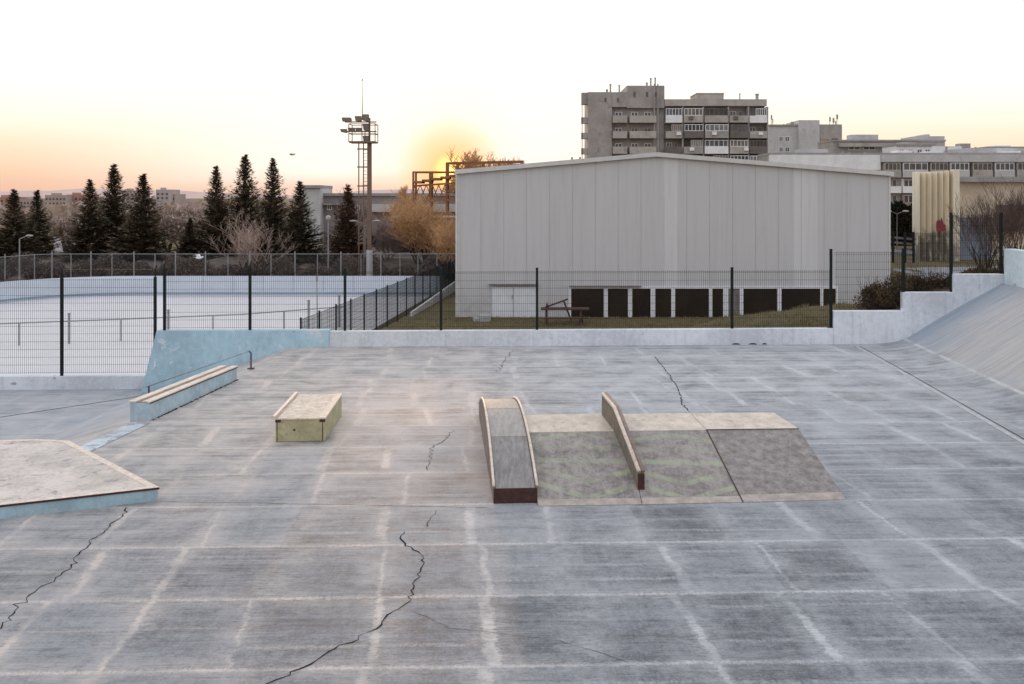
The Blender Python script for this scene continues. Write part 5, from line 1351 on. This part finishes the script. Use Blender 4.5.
root = thing('shed', 'dark brown flat shed behind the golden trees', 'shed', (PX(430, 100), 100, -3.3)); o.parent = root; o.matrix_parent_inverse = root.matrix_world.inverted(); o.name = 'wall'; o.location = -Vector(root.location)
o.matrix_parent_inverse = Matrix.Identity(4)
m = MB(); m.box(PX(390, 100), PX(471, 100), 99.6, 108.4, PZ(218, 100) + .002, PZ(217, 100)); m.build('roof', m_roof, root)
m = MB(); m.box(PX(300, 92), PX(456, 92), 92, 92.3, -3.3, PZ(253, 92))
tag(m.build('concrete_wall', M('pale_old_wall', (.34, .29, .27), .9, .3, .7), None), 'pale weathered concrete wall behind the scrub near the mast', 'wall')
# far city on the left
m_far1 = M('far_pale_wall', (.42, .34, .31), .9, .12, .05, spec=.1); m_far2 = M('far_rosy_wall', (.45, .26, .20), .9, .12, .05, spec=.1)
def farblock(px0, px1, yt, d, mat, label, rws, nb, gap=.45):
    b = thing('distant_block', label, 'apartment block', (PX((px0 + px1) / 2, d), d, -3.3))
    m = MB(); m.box(PX(px0, d), PX(px1, d), d, d + 14, -3.3, PZ(yt, d)); m.build('wall', mat, b)
    m = MB(); m.box(PX(px0 + 2, d), PX(px0 + (px1 - px0) * .3, d), d + 3, d + 8, PZ(yt, d) + .01, PZ(yt - 2, d)); m.build('roof_house', mat, b)
    for y in rws:
        for k in range(nb):
            a = lerp(px0, px1, (k + .25) / nb); c = lerp(px0, px1, (k + .25 + gap) / nb)
            m = MB(); m.box(PX(a, d), PX(c, d), d - .1, d - .01, PZ(y + 2, d), PZ(y, d)); m.build('window', m_winglass, b)
    return b
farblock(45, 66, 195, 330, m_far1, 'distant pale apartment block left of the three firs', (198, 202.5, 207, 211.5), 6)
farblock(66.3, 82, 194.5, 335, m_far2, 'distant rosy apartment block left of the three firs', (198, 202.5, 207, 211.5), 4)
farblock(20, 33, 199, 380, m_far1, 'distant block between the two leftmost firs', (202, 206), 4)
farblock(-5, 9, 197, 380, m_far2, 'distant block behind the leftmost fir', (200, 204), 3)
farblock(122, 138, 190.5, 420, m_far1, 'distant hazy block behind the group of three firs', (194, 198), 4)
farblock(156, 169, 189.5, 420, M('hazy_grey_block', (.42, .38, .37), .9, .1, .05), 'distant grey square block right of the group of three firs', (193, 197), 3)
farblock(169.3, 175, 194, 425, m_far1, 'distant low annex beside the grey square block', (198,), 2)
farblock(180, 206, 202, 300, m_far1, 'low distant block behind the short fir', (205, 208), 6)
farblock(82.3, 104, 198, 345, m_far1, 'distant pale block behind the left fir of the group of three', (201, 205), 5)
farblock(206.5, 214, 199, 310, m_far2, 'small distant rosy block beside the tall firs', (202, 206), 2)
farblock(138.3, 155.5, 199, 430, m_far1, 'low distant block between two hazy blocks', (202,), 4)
# low pale tent hall
root = thing('tent_hall', 'pale curved tent hall roof between the firs at left', 'hall', (PX(68, 130), 130, -3.3))
m = MB(); d = 130; prof = [(PX(lerp(54, 80, k / 8), d), PZ(232 - 11.5 * math.sin(math.pi * (.15 + .7 * k / 8)), d)) for k in range(9)]
m.extr([(prof[0][0], d, -3.3)] + [(x, d, z) for x, z in prof] + [(prof[-1][0], d, -3.3)], (0, 2.5, 0)); m.build('cover', m_snow, root)
m = MB(); m.box(PX(64, d), PX(70, d), d - .1, d - .01, -3.3, PZ(240, d)); m.build('door', m_bluegrey, root)

# hills along the horizon
def hills(d, pts, mat, name):
    m = MB(); n = 160
    for i in range(n + 1):
        px = lerp(-700, 1700, i / n); y = interp(pts, px) + .5 * math.sin(px * .05) + .35 * math.sin(px * .13 + 1)
        x = PX(px, d); z = PZ(y, d); m.v += [(x, d - 300, -3.2), (x, d, z), (x, d + 600, -3.2)]
    for i in range(n):
        a = 3 * i; m.f += [(a, a + 3, a + 4, a + 1), (a + 1, a + 4, a + 5, a + 2)]
    return m.build(name, mat, kind='structure', smooth=True)
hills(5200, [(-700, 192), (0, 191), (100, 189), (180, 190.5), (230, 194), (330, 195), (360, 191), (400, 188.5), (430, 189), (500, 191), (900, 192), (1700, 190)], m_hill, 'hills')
# far wooded town edge, reads as one mass
m = MB(); rr = random.Random(5)
for k in range(14000):
    d = rr.uniform(190, 420); px = rr.uniform(-60, 470); top_ = 209 + 3 * math.sin(px * .06) + 2 * math.sin(px * .21); z = lerp(-3, PZ(top_, d), rr.random() ** .8)
    s = .9; p = Vector((PX(px, d), d, z)); dd = Vector((rr.gauss(0, 1), rr.gauss(0, 1), rr.gauss(0, 1))).normalized(); q = dd.cross(Vector((0, 1, .2))).normalized() * s
    m.add([p - q, p + q, p + dd * s * 2], [(0, 1, 2)])
o = m.build('far_wood', m_mass, fix=False); o['kind'] = 'stuff'; tag(o, 'hazy brown wood and town edge far beyond the firs', 'wood')

# ------------------------------------------------------------------ steel gantry by the sun
DGt = 108; gt = thing('steel_gantry', 'rusty steel gantry with stair and rails against the sun', 'gantry', (PX(440, DGt), DGt, -3.3))
GX = lambda p: PX(p, DGt); GZ = lambda y: PZ(y, DGt)
for px, yt in ((413.3, 172), (430, 172), (446.5, 163), (457, 163), (467, 162.5), (483, 162), (499, 161.5), (511, 161.5), (522.5, 161)):
    for dy in (0, 3):
        m = MB(); m.bar((GX(px), DGt + dy, -3.3), (GX(px), DGt + dy, GZ(yt)), .22); m.build('post', m_gantry, gt)
m = MB(); m.bar((GX(412.5), DGt, GZ(172)), (GX(456.5), DGt, GZ(172)), .16); m.bar((GX(446), DGt, GZ(163)), (GX(523), DGt, GZ(161.2)), .18)
m.bar((GX(412.5), DGt + 3, GZ(172)), (GX(456.5), DGt + 3, GZ(172)), .16); m.bar((GX(446), DGt + 3, GZ(163)), (GX(523), DGt + 3, GZ(161.2)), .18); m.build('top_rail', m_gantry, gt)
m = MB()
for k in range(12):
    a = lerp(413, 523, k / 12); b_ = lerp(413, 523, (k + 1) / 12); y = lerp(181, 164, k / 11)
    m.box(GX(a), GX(b_), DGt - .4, DGt + 3.4, GZ(y + 2.2), GZ(y))
m.build('stepped_deck', m_gantry, gt)
m = MB(); m.bar((GX(413), DGt - .1, GZ(186)), (GX(457), DGt - .1, GZ(183)), .2); m.bar((GX(413), DGt - .1, GZ(200)), (GX(457), DGt - .1, GZ(200)), .2)
for k in range(7):
    a = 414 + k * 6.2; m.bar((GX(a), DGt - .12, GZ(200)), (GX(a + 6.2), DGt - .12, GZ(185)), .10); m.bar((GX(a), DGt - .12, GZ(185)), (GX(a + 6.2), DGt - .12, GZ(200)), .10)
m.build('lattice', m_gantry, gt)

# ------------------------------------------------------------------ birds
def bird(px, py, d, span, mat, label, flap):
    c = Vector((PX(px, d), d, PZ(py, d))); t = thing('bird', label, 'bird', c)
    m = MB(); m.ball(c, span * .13, 2.1, .8, .8, 8, 6); m.ball(c + Vector((span * .27, 0, span * .05)), span * .07); m.tube(c + Vector((span * .33, 0, span * .05)), c + Vector((span * .41, 0, span * .035)), span * .02, .002, 5)
    m.add([c + Vector((-span * .2, -.03, 0)), c + Vector((-span * .42, -span * .07, 0)), c + Vector((-span * .42, span * .07, 0)), c + Vector((-span * .2, .03, 0))], [(0, 1, 2, 3)]); m.build('body', mat, t, smooth=True)
    for s in (-1, 1):
        m = MB(); a = c + Vector((span * .12, s * span * .05, span * .03)); b_ = c + Vector((-span * .12, s * span * .05, span * .03)); e = c + Vector((-span * .02, s * span * .3, span * flap)); e2 = c + Vector((-span * .18, s * span * .27, span * flap)); f_ = c + Vector((-span * .28, s * span * .52, span * flap * .8))
        m.add([a, b_, e2, e, f_], [(0, 1, 2, 3), (3, 2, 4)]); m.build('wing', mat, t, fix=False)
bird(199, 257.5, 66, .85, m_gull, 'white gull flying low in front of the chain link fence', .25)
bird(292, 154.5, 70, .7, M('grey_feathers', (.35, .33, .32), .8, .1, 20), 'small grey bird gliding in the sky above the firs', .1)

GROUPS = {'street_lamp': 'street lamps around the rink and hall', 'bare_shrub': 'bare shrubs behind the bank wall', 'dry_bush': 'brown bushes behind the stepped wall',
          'distant_block': 'distant blocks on the left horizon', 'apartment_block': 'apartment blocks behind the hall', 'hazy_tree': 'hazy bare trees behind the firs',
          'willow_tree': 'golden trees beside the hall'}
for o in list(col.objects):
    if o.parent is None and o.name.split('.')[0] in GROUPS: o['group'] = GROUPS[o.name.split('.')[0]]

# ------------------------------------------------------------------ sky, sun, camera
SUN_AZ = math.radians(-4.6); SUN_EL = math.radians(3.6)
sd = Vector((math.sin(SUN_AZ) * math.cos(SUN_EL), math.cos(SUN_AZ) * math.cos(SUN_EL), math.sin(SUN_EL)))
w = bpy.data.worlds.new('World'); scene.world = w; w.use_nodes = True
nt = NT(w.node_tree); bg = w.node_tree.nodes['Background']
dirv = nt.new('ShaderNodeTexCoord').outputs['Generated']
z0_ = nt.sep(dirv)[2]
z = nt.m('ADD', z0_, nt.m('MULTIPLY', nt.m('SUBTRACT', nt.noise(nt.vm('MULTIPLY', dirv, (2.5, 2.5, 30)), 1.0, 5, .6), .5), .022))
sky = nt.new('ShaderNodeTexSky', sky_type='NISHITA'); sky.sun_disc = False; sky.sun_elevation = SUN_EL; sky.sun_rotation = SUN_AZ
sky.air_density = 1.2; sky.dust_density = 3.0
cr = nt.new('ShaderNodeValToRGB'); nt.put(cr.inputs[0], nt.m('ADD', nt.m('MULTIPLY', z, .5), .5))
els = cr.color_ramp.elements
stops = [(-1.0, (.25, .24, .25)), (-.02, (.55, .42, .36)), (0.0, (.78, .50, .38)), (.012, (.84, .53, .38)), (.03, (.93, .65, .45)), (.048, (.98, .78, .58)), (.070, (1.0, .90, .74)), (.095, (1.0, .96, .88)), (.125, (1.0, .99, .965)), (.20, (1.0, 1.0, 1.0)), (.45, (.93, .95, 1.0)), (1.0, (.80, .87, 1.0))]
els[0].position = 0; els[0].color = (*stops[0][1], 1); els[1].position = 1; els[1].color = (*stops[-1][1], 1)
for s_, c_ in stops[1:-1]:
    e = els.new(s_ * .5 + .5); e.color = (*c_, 1)
front = nt.vm('DOT_PRODUCT', dirv, tuple(Vector((sd.x, sd.y, 0)).normalized()))
backf = nt.rng(front, .2, -.8)
c = nt.mix(backf, cr.outputs[0], nt.mix(1.0, cr.outputs[0], (.86, .85, .88), 'MULTIPLY'))
dots = nt.vm('DOT_PRODUCT', dirv, tuple(sd))
ang = nt.m('ARCCOSINE', nt.m('MINIMUM', dots, .999999))
dh = nt.vm('NORMALIZE', nt.vm('MULTIPLY', dirv, (1, 1, 0)))
azd = nt.m('ARCCOSINE', nt.m('MINIMUM', nt.vm('DOT_PRODUCT', dh, (sd.x / math.cos(SUN_EL), sd.y / math.cos(SUN_EL), 0)), .999999))
veil = nt.m('MULTIPLY', nt.rng(azd, .42, .08), nt.rng(z, .002, .035, .25, 1.0))
c = nt.mix(nt.m('MULTIPLY', veil, .9), c, (1.02, .975, .90))
gdir = Vector((PX(451, 1.0), 1.0, -(171 - HY) / F)).normalized()
ang = nt.m('ARCCOSINE', nt.m('MINIMUM', nt.vm('DOT_PRODUCT', dirv, tuple(gdir)), .999999))
wide = nt.m('POWER', nt.m('MULTIPLY', nt.m('SUBTRACT', .10, ang), 1 / .10, clamp=True), 1.7)
c = nt.mix(nt.m('MULTIPLY', wide, .6), c, (1.05, .74, .42))
glow = nt.m('POWER', nt.m('MULTIPLY', nt.m('SUBTRACT', .055, ang), 1 / .055, clamp=True), .9)
c = nt.mix(nt.m('MULTIPLY', glow, .95), c, (1.25, .52, .12))
core = nt.rng(ang, .020, .0)
c = nt.mix(core, c, (2.8, 1.7, .5))
c = nt.mix(1.0, c, nt.mix(1.0, sky.outputs[0], (.003, .003, .003), 'MULTIPLY'), 'ADD')
nt.put(bg.inputs[0], c); bg.inputs[1].default_value = 1.1

L = bpy.data.lights.new('sun', 'SUN'); L.energy = 1.1; L.angle = math.radians(4); L.color = (1, .60, .34)
lo = bpy.data.objects.new('sun', L); col.objects.link(lo); lo.rotation_euler = (-sd).to_track_quat('-Z', 'Y').to_euler()

cam = bpy.data.cameras.new('camera'); co = bpy.data.objects.new('camera', cam); col.objects.link(co)
co.location = (0, 0, H); co.rotation_euler = (math.pi / 2, 0, 0)
cam.sensor_width = 36; cam.lens = F * 36 / 1024; cam.shift_y = -(342 - HY) / 1024; cam.clip_end = 20000; cam.clip_start = .1
scene.camera = co
scene.view_settings.view_transform = 'Standard'; scene.view_settings.look = 'None'; scene.view_settings.exposure = 0
scene.cycles.max_bounces = 6
try: scene.cycles.use_denoising = True
except Exception: pass
